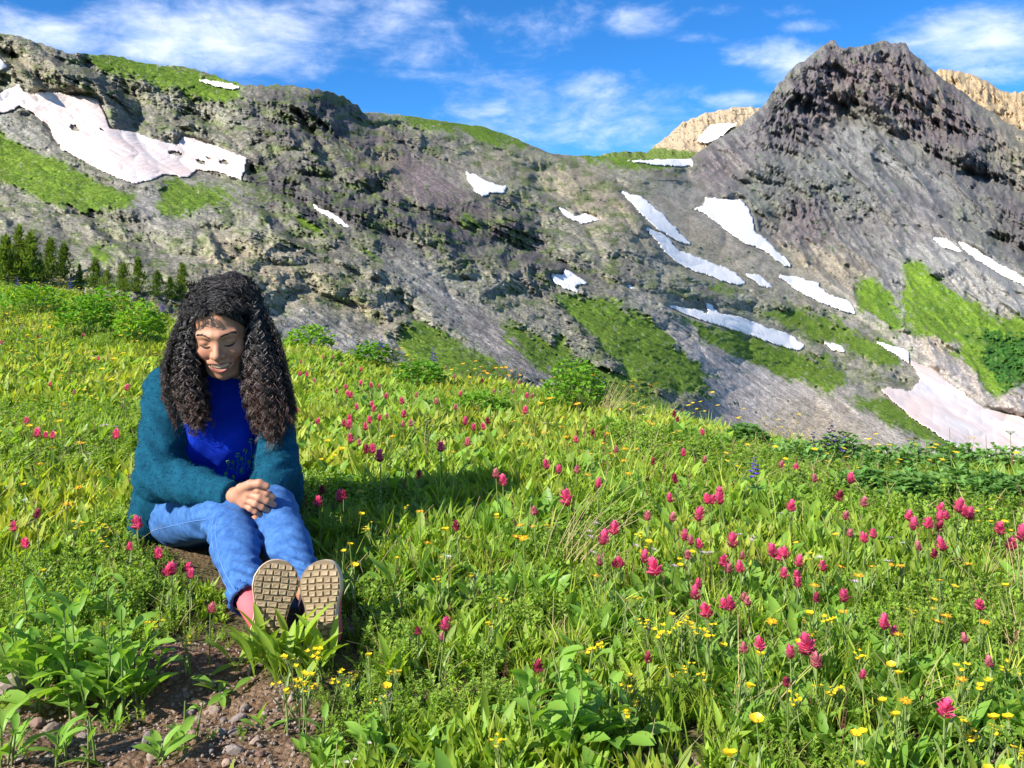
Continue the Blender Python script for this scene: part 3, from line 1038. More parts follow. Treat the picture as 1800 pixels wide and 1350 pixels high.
def src_stemmy(seed, h, n, lw, ll):
    """upright stems set with many small leaves"""
    r = random.Random(seed); b = MB()
    for i in range(n):
        x, y = r.gauss(0, .03), r.gauss(0, .03)
        az = r.uniform(0, 6.28); ti = r.uniform(0, .3); hh = h * r.uniform(.6, 1.1)
        p = Vector((x, y, -.01)); d = Vector((math.sin(ti) * math.cos(az), math.sin(ti) * math.sin(az), math.cos(ti)))
        b.tube([p, p + d * hh * .5, p + d * hh], .0014, .0007, 3, 1)
        k = 9
        for j in range(k):
            q = p + d * hh * (.15 + .85 * j / k)
            for s in range(2):
                b.leaf(q, ll * r.uniform(.6, 1.2) * (1 - .4 * j / k), lw, r.uniform(0, 6.28), r.uniform(.5, 1.2), r.uniform(-.2, .7), .2, 3, 0, .45, r.uniform(-.6, .6))
    return b


def src_palmate(seed, h, n, size):
    r = random.Random(seed); b = MB()
    for i in range(n):
        az = r.uniform(0, 6.28); ti = r.uniform(.05, .6); hh = h * r.uniform(.45, 1.05)
        p = Vector((r.gauss(0, .04), r.gauss(0, .04), -.01))
        d = Vector((math.sin(ti) * math.cos(az), math.sin(ti) * math.sin(az), math.cos(ti)))
        q = p + d * hh
        b.tube([p, p + d * hh * .5, q], .0016, .001, 3, 1)
        for j in range(7):
            a2 = az + (j - 3) * .62
            b.leaf(q, size * r.uniform(.7, 1.1) * (1 - .08 * abs(j - 3)), size * .34, a2, 1.0 + r.uniform(-.25, .3), r.uniform(0, .5), .2, 3, 0, .6)
    return b


def src_broad(seed, h, w, n):
    r = random.Random(seed); b = MB()
    for i in range(n):
        az = r.uniform(0, 6.28)
        b.leaf((r.gauss(0, .015), r.gauss(0, .015), -.01), h * r.uniform(.6, 1.1), w * r.uniform(.7, 1.1), az, r.uniform(.15, .8), r.uniform(.1, .9), .35, 6, 0, .55, r.uniform(-.5, .5), .2, .06)
    return b


def src_straw(seed, h, n):
    r = random.Random(seed); b = MB()
    for i in range(n):
        az = r.uniform(0, 6.28); ti = r.uniform(.1, 1.1); hh = h * r.uniform(.5, 1.1)
        pts = []
        p = Vector((r.gauss(0, .02), r.gauss(0, .02), 0))
        for j in range(5):
            th = ti + j * .12
            pts.append(p.copy()); p = p + Vector((math.sin(th) * math.cos(az), math.sin(th) * math.sin(az), math.cos(th))) * hh / 4
        b.tube(pts, .0013, .0006, 3, 0)
    return b


def src_flowers(seed, h, n, petal, m, sz, npet=8):
    """a few small open flowers on thin stems"""
    r = random.Random(seed); b = MB()
    for i in range(n):
        az = r.uniform(0, 6.28); ti = r.uniform(0, .3); hh = h * r.uniform(.75, 1.15)
        p = Vector((r.gauss(0, .05), r.gauss(0, .05), 0)); d = Vector((math.sin(ti) * math.cos(az), math.sin(ti) * math.sin(az), math.cos(ti)))
        q = p + d * hh
        b.tube([p, q], .0011, .0008, 3, 1)
        flower_head(b, q, sz * r.uniform(.7, 1.1), npet, m, 3, r)
    return b


def flower_head(b, q, sz, npet, mp, mc, r, cup=.25):
    for k in range(npet):
        a = 6.283 * k / npet + r.uniform(-.1, .1)
        b.leaf(q, sz * .5, sz * (1.9 / npet + .08), a, 1.57 - cup, r.uniform(-.2, .2), .12, 3, mp, .62)
    b.blob((q.x, q.y, q.z + sz * .04), (sz * .13, sz * .13, sz * .07), mc, 1)


def make_scatter(name, sources, pts, rots, scales, idxs, label, mats_of):
    coll = bpy.data.collections.new(name + '_kinds')
    for k, b in enumerate(sources):
        o = bpy.data.objects.new('%s_kind_%02d' % (name, k), b.mesh(name, mats_of[k]))
        coll.objects.link(o)
    me = bpy.data.meshes.new(name)
    me.vertices.add(len(pts)); me.vertices.foreach_set('co', np.asarray(pts, np.float32).ravel())
    a = me.attributes.new('rot', 'FLOAT_VECTOR', 'POINT'); a.data.foreach_set('vector', np.asarray(rots, np.float32).ravel())
    a = me.attributes.new('sca', 'FLOAT_VECTOR', 'POINT'); a.data.foreach_set('vector', np.asarray(scales, np.float32).ravel())
    a = me.attributes.new('idx', 'INT', 'POINT'); a.data.foreach_set('value', np.asarray(idxs, np.int32))
    o = bpy.data.objects.new(name, me); COL.objects.link(o)
    g = bpy.data.node_groups.new(name, 'GeometryNodeTree')
    g.interface.new_socket('Geometry', in_out='INPUT', socket_type='NodeSocketGeometry')
    g.interface.new_socket('Geometry', in_out='OUTPUT', socket_type='NodeSocketGeometry')
    N = g.nodes.new; L = g.links.new
    gi = N('NodeGroupInput'); go = N('NodeGroupOutput')
    ci = N('GeometryNodeCollectionInfo'); ci.inputs['Collection'].default_value = coll
    ci.inputs['Separate Children'].default_value = True; ci.inputs['Reset Children'].default_value = True
    ip = N('GeometryNodeInstanceOnPoints')
    L(gi.outputs[0], ip.inputs['Points']); L(ci.outputs[0], ip.inputs['Instance'])
    ip.inputs['Pick Instance'].default_value = True

    def att(nm, ty):
        n = N('GeometryNodeInputNamedAttribute'); n.data_type = ty; n.inputs['Name'].default_value = nm
        return n.outputs['Attribute']
    e2r = N('FunctionNodeEulerToRotation')
    L(att('rot', 'FLOAT_VECTOR'), e2r.inputs[0]); L(e2r.outputs[0], ip.inputs['Rotation'])
    L(att('sca', 'FLOAT_VECTOR'), ip.inputs['Scale']); L(att('idx', 'INT'), ip.inputs['Instance Index'])
    L(ip.outputs[0], go.inputs[0])
    md = o.modifiers.new('scatter', 'NODES'); md.node_group = g
    tag(o, label, kind='stuff')
    return o


# where the woman sits: keep the plants from growing through her
BODY_SEGS = [((-1.02, 2.72), (-.76, 2.36), .12), ((-.82, 2.78), (-.64, 2.36), .12), ((-.76, 2.36), (-.60, 1.97), .075), ((-.64, 2.36), (-.45, 1.97), .075),
             ((-1.0, 2.82), (-.85, 2.86), .17), ((-.62, 2.0), (-.57, 1.86), .06), ((-.45, 2.0), (-.42, 1.84), .06)]


def near_body(x, y, pad=0.0):
    m = np.zeros(np.shape(x), bool)
    for a, b, r in BODY_SEGS:
        dx, dy = b[0] - a[0], b[1] - a[1]
        t = np.clip(((x - a[0]) * dx + (y - a[1]) * dy) / (dx * dx + dy * dy), 0, 1)
        m |= np.hypot(x - a[0] - t * dx, y - a[1] - t * dy) < r + pad
    return m


def scatter_points(dens_near, dens_far, ymax, seed, margin=.25):
    r = np.random.default_rng(seed)
    # candidates uniformly over the trapezoid seen by the camera and a step to each side
    N = int(dens_near * 260)
    y = r.uniform(.7, ymax, N); x = r.uniform(-1, 1, N) * (.577 * ymax + 1.5)
    k = np.abs(x) < .60 * y + 1.0
    x, y = x[k], y[k]
    area = (ymax - .7) * 2 * (.577 * ymax + 1.5)
    d0 = N / area
    want = dens_far + (dens_near - dens_far) * np.where(y > 2.6, np.clip((6 - y) / 3.4, 0, 1) * .55, .55 + .45 * smooth01((2.9 - y) / .6))
    k = r.random(len(x)) < want / d0
    x, y = x[k], y[k]
    D = np.interp(x / y * F + 900, _DX, _DY)
    k = (y < D + 1.2)
    return x[k], y[k], r


def tonal(x, y, seed):
    return fbm2(x * 1.1, y * 1.1, 3, seed)


def build_meadow():
    kinds = []
    mats = []

    def add(b, ms):
        kinds.append(b); mats.append(ms); return len(kinds) - 1
    lance = [add(src_lance(i, .115, .019, 20, spread=.75), [G_LANCE]) for i in range(4)]
    yel = [add(src_lance(10 + i, .12, .016, 20, spread=.65), [G_YEL]) for i in range(3)]
    grass = [add(src_grass(20 + i, .145, 22), [G_LANCE if i % 2 else G_YEL]) for i in range(4)]
    feath = [add(src_stemmy(30 + i, .12, 7, .0075, .024), [G_FEATH, G_STEM]) for i in range(3)]
    broad = [add(src_broad(40 + i, .12, .030, 12), [G_BROAD]) for i in range(3)]
    low = [add(src_lance(50 + i, .07, .010, 16, spread=1.1), [G_FEATH]) for i in range(2)]
    straw = [add(src_straw(60 + i, .17, 7), [STRAW]) for i in range(2)]
    red = [add(src_stemmy(70, .15, 3, .003, .014), [DRYRED, DRYRED])]
    x, y, r = scatter_points(1000, 230, 13.5, 5)
    b = bare(x, y); nb = near_body(x, y, -.05)
    k = (~nb) & ((~b) | (r.random(len(x)) < .035))
    x, y = x[k], y[k]
    n = len(x)
    t1 = tonal(x, y, 7); t2 = tonal(x + 40, y, 9); u = r.random(n)
    idx = np.zeros(n, int)
    for i in range(n):
        a = t1[i]; c = u[i]
        if c < .065:
            s = straw
        elif c < .085:
            s = red
        elif c < .20:
            s = low
        elif a < .44:
            s = feath if t2[i] < .5 else (grass if c < .45 else broad)
        elif a < .56:
            s = lance if c < .8 else (broad if c < .9 else grass)
        else:
            s = yel if c < .55 else (lance if c < .9 else broad)
        idx[i] = s[r.integers(len(s))]
    z = ground(x, y)
    hs = (.62 + .75 * r.random(n)) * (.75 + .5 * t2)
    hs = hs * np.interp(y, [1.4, 2.0, 3.0], [.60, .68, 1.0]) * np.where(near_body(x, y, .05) & (y < 2.75), .45, 1)
    # the strip between her feet and the camera stays short so that the soles show
    front = (x > -.62 * y / 1.85) & (x < -.30 * y / 1.85) & (y > 1.35) & (y < 1.95)
    hs = np.where(front, hs * .6, hs)
    soft = bare(x, y)
    hs = np.where(soft, hs * .6, hs)
    rot = np.stack([(r.random(n) - .5) * .4, (r.random(n) - .5) * .4, r.random(n) * 6.283], -1)
    ws = hs * (.9 + .3 * r.random(n)) * np.interp(y, [2.5, 4], [1, 1.3])
    make_scatter('meadow_grass', kinds, np.stack([x, y, z], -1), rot, np.stack([ws, ws, hs], -1), idx,
                 'dense yellow-green grass and leafy herbs covering the slope', mats)
    # small far flowers nobody could count
    kinds2 = [src_flowers(80, .205, 4, None, 0, .030, 9), src_flowers(81, .21, 3, None, 0, .034, 10), src_flowers(82, .19, 4, None, 0, .020, 6), src_flowers(83, .18, 4, None, 0, .020, 6)]
    m2 = [[YEL, G_STEM, YEL, YELC], [ORA, G_STEM, ORA, YELC], [WHI, G_STEM, WHI, YELC], [LIL, G_STEM, LIL, YELC]]
    x, y, r = scatter_points(12, 75, 13, 15)
    pxx = x / y * F + 900
    dens = np.interp(pxx, [0, 300, 500, 900, 1200, 1500, 1800], [1, .8, .25, .4, .5, .45, .35])
    cl = smooth01((tonal(x, y, 77) - .42) * 5)
    k = (~bare(x, y)) & (~near_body(x, y, .05)) & (r.random(len(x)) < dens * (.25 + cl))
    x, y = x[k], y[k]; n = len(x)
    u = r.random(n); pxx = x / y * F + 900
    ora = np.clip(np.interp(pxx, [600, 850, 1100, 1250], [0, .8, .6, 0]), 0, 1) * (y > 3.2)
    idx = np.where(u < .10, 2, np.where(u < .17, 3, np.where(r.random(n) < ora, 1, 0)))
    s = (.8 + .5 * r.random(n)) * np.clip(.5 + (y - 1.8) / 4.5, .45, 1)
    rot = np.stack([(r.random(n) - .5) * .4, (r.random(n) - .5) * .4, r.random(n) * 6.283], -1)
    make_scatter('small_meadow_flowers', kinds2, np.stack([x, y, ground(x, y)], -1), rot, np.stack([s, s, s], -1), idx,
                 'countless tiny yellow and white flowers dotted through the grass', m2)


build_meadow()

# ------------------------------------------------------------------ THE WOMAN
def surface_nets(D, org, h):
    """quads round the zero level of a sampled distance field"""
    nx, ny, nz = D.shape
    ins = D < 0
    S = np.zeros((nx - 1, ny - 1, nz - 1), np.int8)
    for i in (0, 1):
        for j in (0, 1):
            for k in (0, 1):
                S += ins[i:nx - 1 + i, j:ny - 1 + j, k:nz - 1 + k]
    act = (S > 0) & (S < 8)
    ci = np.argwhere(act)
    acc = np.zeros((len(ci), 3)); cnt = np.zeros(len(ci))
    cs = [(0, 0, 0), (1, 0, 0), (0, 1, 0), (1, 1, 0), (0, 0, 1), (1, 0, 1), (0, 1, 1), (1, 1, 1)]
    vals = [D[ci[:, 0] + a, ci[:, 1] + b, ci[:, 2] + c] for a, b, c in cs]
    for e0 in range(8):
        for ax in range(3):
            if cs[e0][ax] == 0:
                e1 = e0 + (1, 2, 4)[ax]
                v0, v1 = vals[e0], vals[e1]
                m = (v0 < 0) != (v1 < 0)
                t = np.where(m, v0 / np.where(m, v0 - v1, 1), 0)
                p = np.array(cs[e0], float)[None].repeat(len(ci), 0)
                p[:, ax] += t
                acc += p * m[:, None]; cnt += m
    V = (ci + acc / cnt[:, None]) * h + np.array(org)
    vid = -np.ones(act.shape, np.int64); vid[act] = np.arange(len(ci))
    quads = []
    for ax in range(3):
        a = [slice(None)] * 3; b = [slice(None)] * 3
        a[ax] = slice(0, -1); b[ax] = slice(1, None)
        A = ins[tuple(a)]; B = ins[tuple(b)]
        e = np.argwhere(A != B)
        o1, o2 = [(1, 2), (2, 0), (0, 1)][ax]
        ok = (e[:, o1] > 0) & (e[:, o2] > 0) & (e[:, o1] < act.shape[o1]) & (e[:, o2] < act.shape[o2])
        e = e[ok]
        q = []
        for d1, d2 in ((-1, -1), (0, -1), (0, 0), (-1, 0)):
            f = e.copy(); f[:, o1] += d1; f[:, o2] += d2
            q.append(vid[f[:, 0], f[:, 1], f[:, 2]])
        q = np.stack(q, -1)
        fl = ~ins[e[:, 0], e[:, 1], e[:, 2]]
        q[fl] = q[fl][:, ::-1]
        quads.append(q)
    return V, np.concatenate(quads)


class Field:
    def __init__(s, lo, hi, h):
        s.lo = np.array(lo, float); s.h = h
        ax = [np.arange(lo[i], hi[i] + h, h) for i in range(3)]
        s.x, s.y, s.z = np.meshgrid(*ax, indexing='ij')
        s.d = np.full(s.x.shape, 9.0)

    def cap(s, a, b, ra, rb, k=.02, sub=False, sq=None):
        a = np.array(a); b = np.array(b); ab = b - a
        L2 = (ab ** 2).sum() + 1e-12
        px, py, pz = s.x - a[0], s.y - a[1], s.z - a[2]
        t = np.clip((px * ab[0] + py * ab[1] + pz * ab[2]) / L2, 0, 1)
        dx, dy, dz = px - t * ab[0], py - t * ab[1], pz - t * ab[2]
        if sq is not None:
            dx, dy, dz = dx * sq[0], dy * sq[1], dz * sq[2]
        d = np.sqrt(dx ** 2 + dy ** 2 + dz ** 2) - (ra + (rb - ra) * t)
        s.join(d, k, sub)

    def ell(s, c, r, k=.02, sub=False, rot=None):
        p = np.stack([s.x - c[0], s.y - c[1], s.z - c[2]], -1)
        if rot is not None:
            p = p @ np.array(rot)          # world -> local
        q = p / np.array(r)
        k0 = np.linalg.norm(q, axis=-1); k1 = np.linalg.norm(q / np.array(r), axis=-1) + 1e-9
        s.join(k0 * (k0 - 1) / k1, k, sub)

    def join(s, d, k, sub=False):
        if sub:
            d = -d
            h = np.clip(.5 - .5 * (d - s.d) / k, 0, 1)
            s.d = d * (1 - h) + s.d * h + k * h * (1 - h)
            # smooth maximum
            s.d = np.maximum(s.d, np.maximum(d, s.d) - 0)
        else:
            h = np.clip(.5 + .5 * (d - s.d) / k, 0, 1)
            s.d = d * (1 - h) + s.d * h - k * h * (1 - h)

    def mesh(s):
        return surface_nets(s.d, s.lo, s.h)


def sobj(name, V, Q, mats, parent=None):
    o = bpy.data.objects.new(name, mesh_np(name, V, Q, mats))
    COL.objects.link(o)
    if parent is not None:
        o.parent = parent
    return o


def relax(V, Q, n=2, f=.5):
    N = len(V)
    for _ in range(n):
        s = np.zeros_like(V); c = np.zeros(N)
        for i in range(4):
            a = Q[:, i]; b = Q[:, (i + 1) % 4]
            np.add.at(s, a, V[b]); np.add.at(c, a, 1)
            np.add.at(s, b, V[a]); np.add.at(c, b, 1)
        V = V * (1 - f) + f * s / np.maximum(c, 1)[:, None]
    return V


# joints (metres), read from the photograph
HIP_R, HIP_L = P(318, 905, 2.72), P(440, 892, 2.78)
KNEE_R, KNEE_L = P(398, 902, 2.33), P(480, 899, 2.345)
ANK_R, ANK_L = P(440, 1058, 2.00), P(548, 1062, 2.02)
PEL = P(375, 885, 2.82); CHEST = P(385, 765, 2.74); NECK = P(395, 672, 2.68)
SH_R, SH_L = P(283, 676, 2.70), P(482, 678, 2.70)
EL_R, EL_L = P(281, 838, 2.52), P(489, 828, 2.52)
WR_R, WR_L = P(415, 872, 2.285), P(452, 880, 2.36)
HEAD = P(393, 581, 2.565)
HROT = Euler((math.radians(22), math.radians(-4), math.radians(4)), 'XYZ').to_matrix()   # looks down, a little to her left


HSC = 1.07
HS = HROT * HSC


def hl(x, y, z):
    return HEAD + HS @ Vector((x, y, z))


def skin_mat():
    m, t = mat('skin')
    geo = t.n('ShaderNodeNewGeometry')
    n = t.noise(geo.outputs['Position'], 30, 4, .6)
    at = t.n('ShaderNodeAttribute', attribute_name='flush')
    col = t.mix(n, (.38, .175, .10), (.51, .255, .15))
    col = t.mix(t.math('MULTIPLY', at.outputs['Fac'], .4), col, (.58, .20, .14))
    p = t.n('ShaderNodeBsdfPrincipled', i_Base_Color=col, i_Roughness=.6)
    t.set(p, 'Subsurface Weight', .12); t.set(p, 'Subsurface Radius', (.012, .005, .003)); t.set(p, 'Subsurface Scale', .6)
    bp = t.n('ShaderNodeBump', i_Strength=.15, i_Distance=.001, i_Height=t.noise(geo.outputs['Position'], 700, 3, .6))
    t.set(p, 'Normal', bp.outputs[0])
    t.n('ShaderNodeOutputMaterial', i_Surface=p.outputs[0])
    return m


def cloth_mat(name, c0, c1, scale, rough=.9, sheen=.3, bump=.002, fine=700, stretch=(1, 1, 1)):
    m, t = mat(name)
    geo = t.n('ShaderNodeNewGeometry')
    pos = t.vmath('MULTIPLY', geo.outputs['Position'], stretch)
    a = t.noise(pos, scale, 5, .7); b = t.noise(pos, fine, 3, .7)
    col = t.mix(t.math('ADD', t.math('MULTIPLY', t.maprange(a, .35, .65), .6), t.math('MULTIPLY', t.maprange(b, .35, .65), .4)), c0, c1)
    h = t.math('ADD', t.math('MULTIPLY', b, .35), a)
    bp = t.n('ShaderNodeBump', i_Strength=.8, i_Distance=bump, i_Height=h)
    p = t.n('ShaderNodeBsdfPrincipled', i_Base_Color=col, i_Roughness=rough, i_Normal=bp.outputs[0])
    t.set(p, 'Sheen Weight', sheen); t.set(p, 'Sheen Roughness', .5); t.set(p, 'Specular IOR Level', .15); t.set(p, 'Sheen Tint', (*c1, 1))
    t.n('ShaderNodeOutputMaterial', i_Surface=p.outputs[0])
    return m


SKIN = skin_mat()
M_CARD = cloth_mat('teal_knit', (.002, .038, .075), (.005, .085, .140), 45, sheen=.35, bump=.004, fine=420)
M_SHIRT = cloth_mat('blue_cotton', (.002, .022, .34), (.004, .035, .44), 25, sheen=.1, bump=.0015)
M_DENIM = cloth_mat('denim', (.014, .060, .21), (.075, .19, .43), 38, sheen=.1, bump=.0012, fine=520)
M_SEAM = flat_mat('seam_thread', (.14, .28, .58), .8, 0, .2)
M_LIP = flat_mat('lip', (.30, .085, .07), .4, 0, .05, .5)
M_TOOTH = flat_mat('tooth', (.62, .43, .29), .9, 0, .03, .5)
M_BROW = flat_mat('brow_hair', (.025, .016, .012), .7, 0, .3)
M_MOUTH = flat_mat('mouth_inside', (.06, .012, .012), .7, 0, 0)
M_SOLE = flat_mat('sole_rubber', (.31, .23, .135), .8, 0, .38)
M_SOLEB = flat_mat('sole_groove', (.17, .125, .07), .85, 0, .1)
M_CORAL = flat_mat('coral_mesh_fabric', (.80, .13, .15), .8, 0, .1)
M_MID = flat_mat('midsole_foam', (.56, .44, .31), .7, 0, .08)
M_PRINT = flat_mat('print_green', (.16, .33, .07), .8, 0, .4)
M_PRINT2 = flat_mat('print_teal', (.03, .22, .30), .8, 0, .4)
M_SOCK = flat_mat('sock', (.05, .03, .04), .9, 0, .1)


def hair_mat():
    m, t = mat('dark_curly_hair')
    geo = t.n('ShaderNodeNewGeometry')
    at = t.n('ShaderNodeAttribute', attribute_name='tip')
    c = t.mix(t.math('MULTIPLY', at.outputs['Fac'], t.maprange(geo.outputs['Random Per Island'], .25, 1)), t.mix(t.math('POWER', geo.outputs['Random Per Island'], 3.0), (.011, .009, .009), (.060, .050, .048)), (.12, .05, .03))
    p = t.n('ShaderNodeBsdfPrincipled', i_Base_Color=c, i_Roughness=.42)
    t.set(p, 'Specular IOR Level', .5)
    t.n('ShaderNodeOutputMaterial', i_Surface=p.outputs[0])
    return m


M_HAIR = hair_mat()


def hand_field(f, wrist, palm_end, side, fingers, thumb, thick=.011):
    """palm and five bent fingers"""
    w = Vector(wrist); pe = Vector(palm_end); sd = Vector(side).normalized()
    f.cap(w, w.lerp(pe, .35), .021, .019, .015)
    for s in (-.024, -.008, .008, .024):
        f.cap(w.lerp(pe, .3) + sd * s * .7, pe + sd * s, .0145, .0105, .010)
    for root, ang, L, R, bends in fingers:
        p = Vector(root); r = R
        for i, dvec in enumerate(bends):
            q = p + Vector(dvec).normalized() * L * (.45, .31, .24)[i]
            f.cap(p, q, r, r * .93, .0035)
            p = q; r *= .93
    p = Vector(thumb[0]); r = .0115
    for i, dvec in enumerate(thumb[1]):
        q = p + Vector(dvec).normalized() * thumb[2][i]
        f.cap(p, q, r, r * .9, .005)
        p = q; r *= .9


def build_woman():
    # ---- head and neck, fine
    f = Field((-.11, -.14, -.20), (.11, .12, .14), .0024)
    f.ell((0, .012, .030), (.073, .092, .084), .02)
    f.ell((0, -.030, -.035), (.056, .056, .074), .03)
    f.ell((0, -.020, -.012), (.064, .058, .055), .03)
    f.cap((-.022, -.052, -.088), (.022, -.052, -.088), .024, .024, .025)
    f.cap((0, -.070, -.092), (0, -.071, -.093), .017, .017, .018)
    for s in (-1, 1):
        f.ell((s * .038, -.062, -.028), (.024, .020, .022), .014)           # cheeks lifted by the smile
        f.cap((s * .010, -.083, .022), (s * .046, -.066, .020), .009, .008, .014)   # brow ridge
        f.ell((s * .032, -.092, .004), (.019, .014, .010), .010, sub=True)
        f.ell((s * .0315, -.068, .003), (.0165, .0150, .0125), .004)         # lowered lids
        f.ell((s * .072, .005, -.010), (.008, .020, .030), .006)
    f.cap((0, -.078, .012), (0, -.106, -.026), .0075, .0115, .010)           # nose
    for s in (-1, 1):
        f.ell((s * .0125, -.094, -.030), (.0085, .0105, .0080), .005)
        f.ell((s * .0065, -.103, -.040), (.0035, .004, .003), .002, sub=True)
    f.ell((0, -.078, -.060), (.034, .018, .024), .012)                       # mouth mound
    # parted, smiling mouth: a curved cut
    for i in range(9):
        a = -1 + 2 * i / 8
        x = a * .026
        f.ell((x, -.096 + 9 * x * x, -.0640 + 8.5 * x * x), (.0062, .013, .0088 * (1.05 - .78 * a * a)), .0015, sub=True)
    for s in (-1, 1):
        f.cap((s * .030, -.080, -.045), (s * .024, -.093, -.036), .002, .002, .006, sub=True)
    f.cap((0, .03, -.07), (0, .075, -.19), .050, .052, .03)
    V, Q = f.mesh(); V = relax(V, Q, 1, .4)
    headV = V.copy(); headQ = Q
    flush = np.zeros(len(V))
    for s in (-1, 1):
        flush = np.maximum(flush, np.exp(-(((V[:, 0] - s * .042) / .02) ** 2 + ((V[:, 2] + .03) / .02) ** 2)))
    flush = np.maximum(flush, .8 * np.exp(-((V[:, 0] / .014) ** 2 + ((V[:, 2] + .028) / .012) ** 2)) * (V[:, 1] < -.09))
    R = np.array(HS); HV = V @ R.T + np.array(HEAD)
    # ---- rest of the body: torso, limbs, both hands, feet, coarser
    f = Field((-1.25, 1.75, -.05), (-.30, 3.05, .62), .0072)
    f.cap(PEL, CHEST, .115, .105, .05, sq=(.8, 1.1, 1)); f.cap(CHEST, NECK + Vector((0, .03, -.03)), .10, .06, .05, sq=(.75, 1.1, 1))
    f.cap(NECK + Vector((0, .03, -.06)), NECK + Vector((0, .0, .03)), .052, .050, .03)
    for a, b, c, d in ((SH_R, EL_R, WR_R, 1), (SH_L, EL_L, WR_L, 1)):
        f.cap(a, b, .045, .036, .02); f.cap(b, c, .034, .022, .015)
    for a, b, c in ((HIP_R, KNEE_R, ANK_R), (HIP_L, KNEE_L, ANK_L)):
        f.cap(a, b, .060, .042, .03); f.cap(b, c + (b - c) * .12, .038, .026, .02)
    V2, Q2 = f.mesh()
    # ---- hands, fine
    f = Field((-.78, 2.16, .14), (-.56, 2.44, .31), .0022)
    w = WR_R; pe = P(447, 873, 2.262)
    f.cap(P(395, 868, 2.31), w, .025, .021, .01)
    sd = Vector((.35, .25, -1))
    fr = []
    # photograph pixel and depth of knuckle, middle joints and tip of each finger
    chains = [[(438, 860, 2.258), (454, 863, 2.246), (468, 868, 2.248), (480, 874, 2.256)],
              [(438, 869, 2.256), (455, 875, 2.242), (469, 881, 2.246), (481, 887, 2.256)],
              [(434, 879, 2.258), (449, 886, 2.242), (461, 892, 2.246), (472, 898, 2.256)],
              [(429, 887, 2.264), (440, 894, 2.250), (449, 900, 2.252), (458, 905, 2.260)]]
    for j, ch in enumerate(chains):
        pts = [P(*c) for c in ch]
        f.cap(w + (pts[0] - w) * .25, pts[0], .0130, .0108, .009)
        r = (.0096, .0097, .0092, .0083)[j]
        for i in range(3):
            f.cap(pts[i], pts[i + 1], r, r * .92, .0030)
            r *= .92
    th = [P(424, 860, 2.268), P(440, 852, 2.248), P(456, 850, 2.242), P(469, 855, 2.244)]
    f.cap(w, th[0], .018, .015, .01)
    for i in range(3):
        f.cap(th[i], th[i + 1], (.0145, .0120, .0108)[i], (.0125, .0110, .0088)[i], .004)
    # her left hand lies underneath, its fingers showing below
    for ch in [[(470, 884, 2.33), (458, 905, 2.285), (448, 913, 2.268), (438, 914, 2.268)], [(474, 894, 2.33), (464, 914, 2.290), (455, 921, 2.276), (446, 921, 2.276)]]:
        pts = [P(*c) for c in ch]
        f.cap(WR_L, pts[0], .016, .013, .01)
        for i in range(3):
            f.cap(pts[i], pts[i + 1], (.0105, .0098, .0092)[i], (.0098, .0092, .0082)[i], .003)
    f.cap(WR_L, P(462, 872, 2.34), .017, .014, .01); f.cap(P(462, 872, 2.34), P(470, 868, 2.31), .0125, .010, .005)
    V3, Q3 = f.mesh(); V3 = relax(V3, Q3, 1, .35)
    n1 = len(HV); n2 = len(V2)
    Vb = np.concatenate([HV, V2, V3]); Qb = np.concatenate([headQ, Q2 + n1, Q3 + n1 + n2])
    me = mesh_np('woman', Vb, Qb, [SKIN])
    a = me.attributes.new('flush', 'FLOAT', 'POINT')
    fl = np.zeros(len(Vb), np.float32); fl[:n1] = flush
    fl[n1 + n2:] = .25
    a.data.foreach_set('value', fl)
    woman = bpy.data.objects.new('person', me); COL.objects.link(woman)
    tag(woman, 'smiling woman with long dark curls in teal cardigan and jeans seated on the meadow', 'person')
    # ---- face pieces
    bvh = BVHTree.FromPolygons([tuple(v) for v in headV], [tuple(int(i) for i in q) for q in headQ])

    def onface(x, z, off=.0006, y0=-.2):
        h = bvh.ray_cast(Vector((x, y0, z)), Vector((0, 1, 0)))
        return Vector((x, (h[0].y if h[0] else -.07) - off, z))

    def facetube(name, path, rad, m, k=6, off=.0008, proj=True):
        b = MB()
        pts = [(onface(x, z, off) if proj else Vector((x, -.09, z))) for x, z in path]
        pts = [HEAD + HS @ p for p in pts]
        b.tube(pts, lambda t: rad * (math.sin(math.pi * min(.999, max(.001, .08 + .84 * t))) ** .7), 0, k, 0, True)
        return b.obj(name, [m], woman)
    for s in (-1, 1):
        b = MB(); rr = random.Random(4 + s)
        for i in range(70):                       # brow: short hairs laid along an arch
            t = rr.random()
            x = s * (.012 + .037 * t); z = .0225 + .0065 * math.sin(t * 2.3) - .003 * t + rr.gauss(0, .0011)
            p = onface(x, z, .0006); q = onface(x + s * .006, z + .0012 - .003 * t, .0010)
            b.tube([HEAD + HS @ p, HEAD + HS @ q], .0008, .0004, 3)
        b.obj('eyebrow', [M_BROW], woman)
        path = [(s * (.0175 + .0285 * t), -.0045 - .0050 * math.sin(math.pi * t) + .003 * t) for t in np.linspace(0, 1, 12)]
        facetube('eyelash', path, .0024, M_BROW, off=.0014)
        facetube('eyelid_crease', [(s * (.018 + .026 * t), .0095 + .0030 * math.sin(math.pi * t)) for t in np.linspace(0, 1, 8)], .0007, M_LIP, off=-.0002)
    # lips, inside of the mouth and teeth
    U = [(x, -.0530 + 6.0 * x * x - .0012 * math.exp(-(x / .004) ** 2)) for x in np.linspace(-.029, .029, 17)]
    Lw = [(x, -.0770 + 21.5 * x * x) for x in np.linspace(-.027, .027, 17)]
    def liptube(name, path, rad, yy):
        b = MB(); pts = [HEAD + HS @ Vector((x, yy + 11 * x * x, z)) for x, z in path]
        b.tube(pts, lambda t: rad * (math.sin(math.pi * min(.999, max(.001, .06 + .88 * t))) ** .6), 0, 8, 0, True)
        return b.obj(name, [M_LIP], woman)
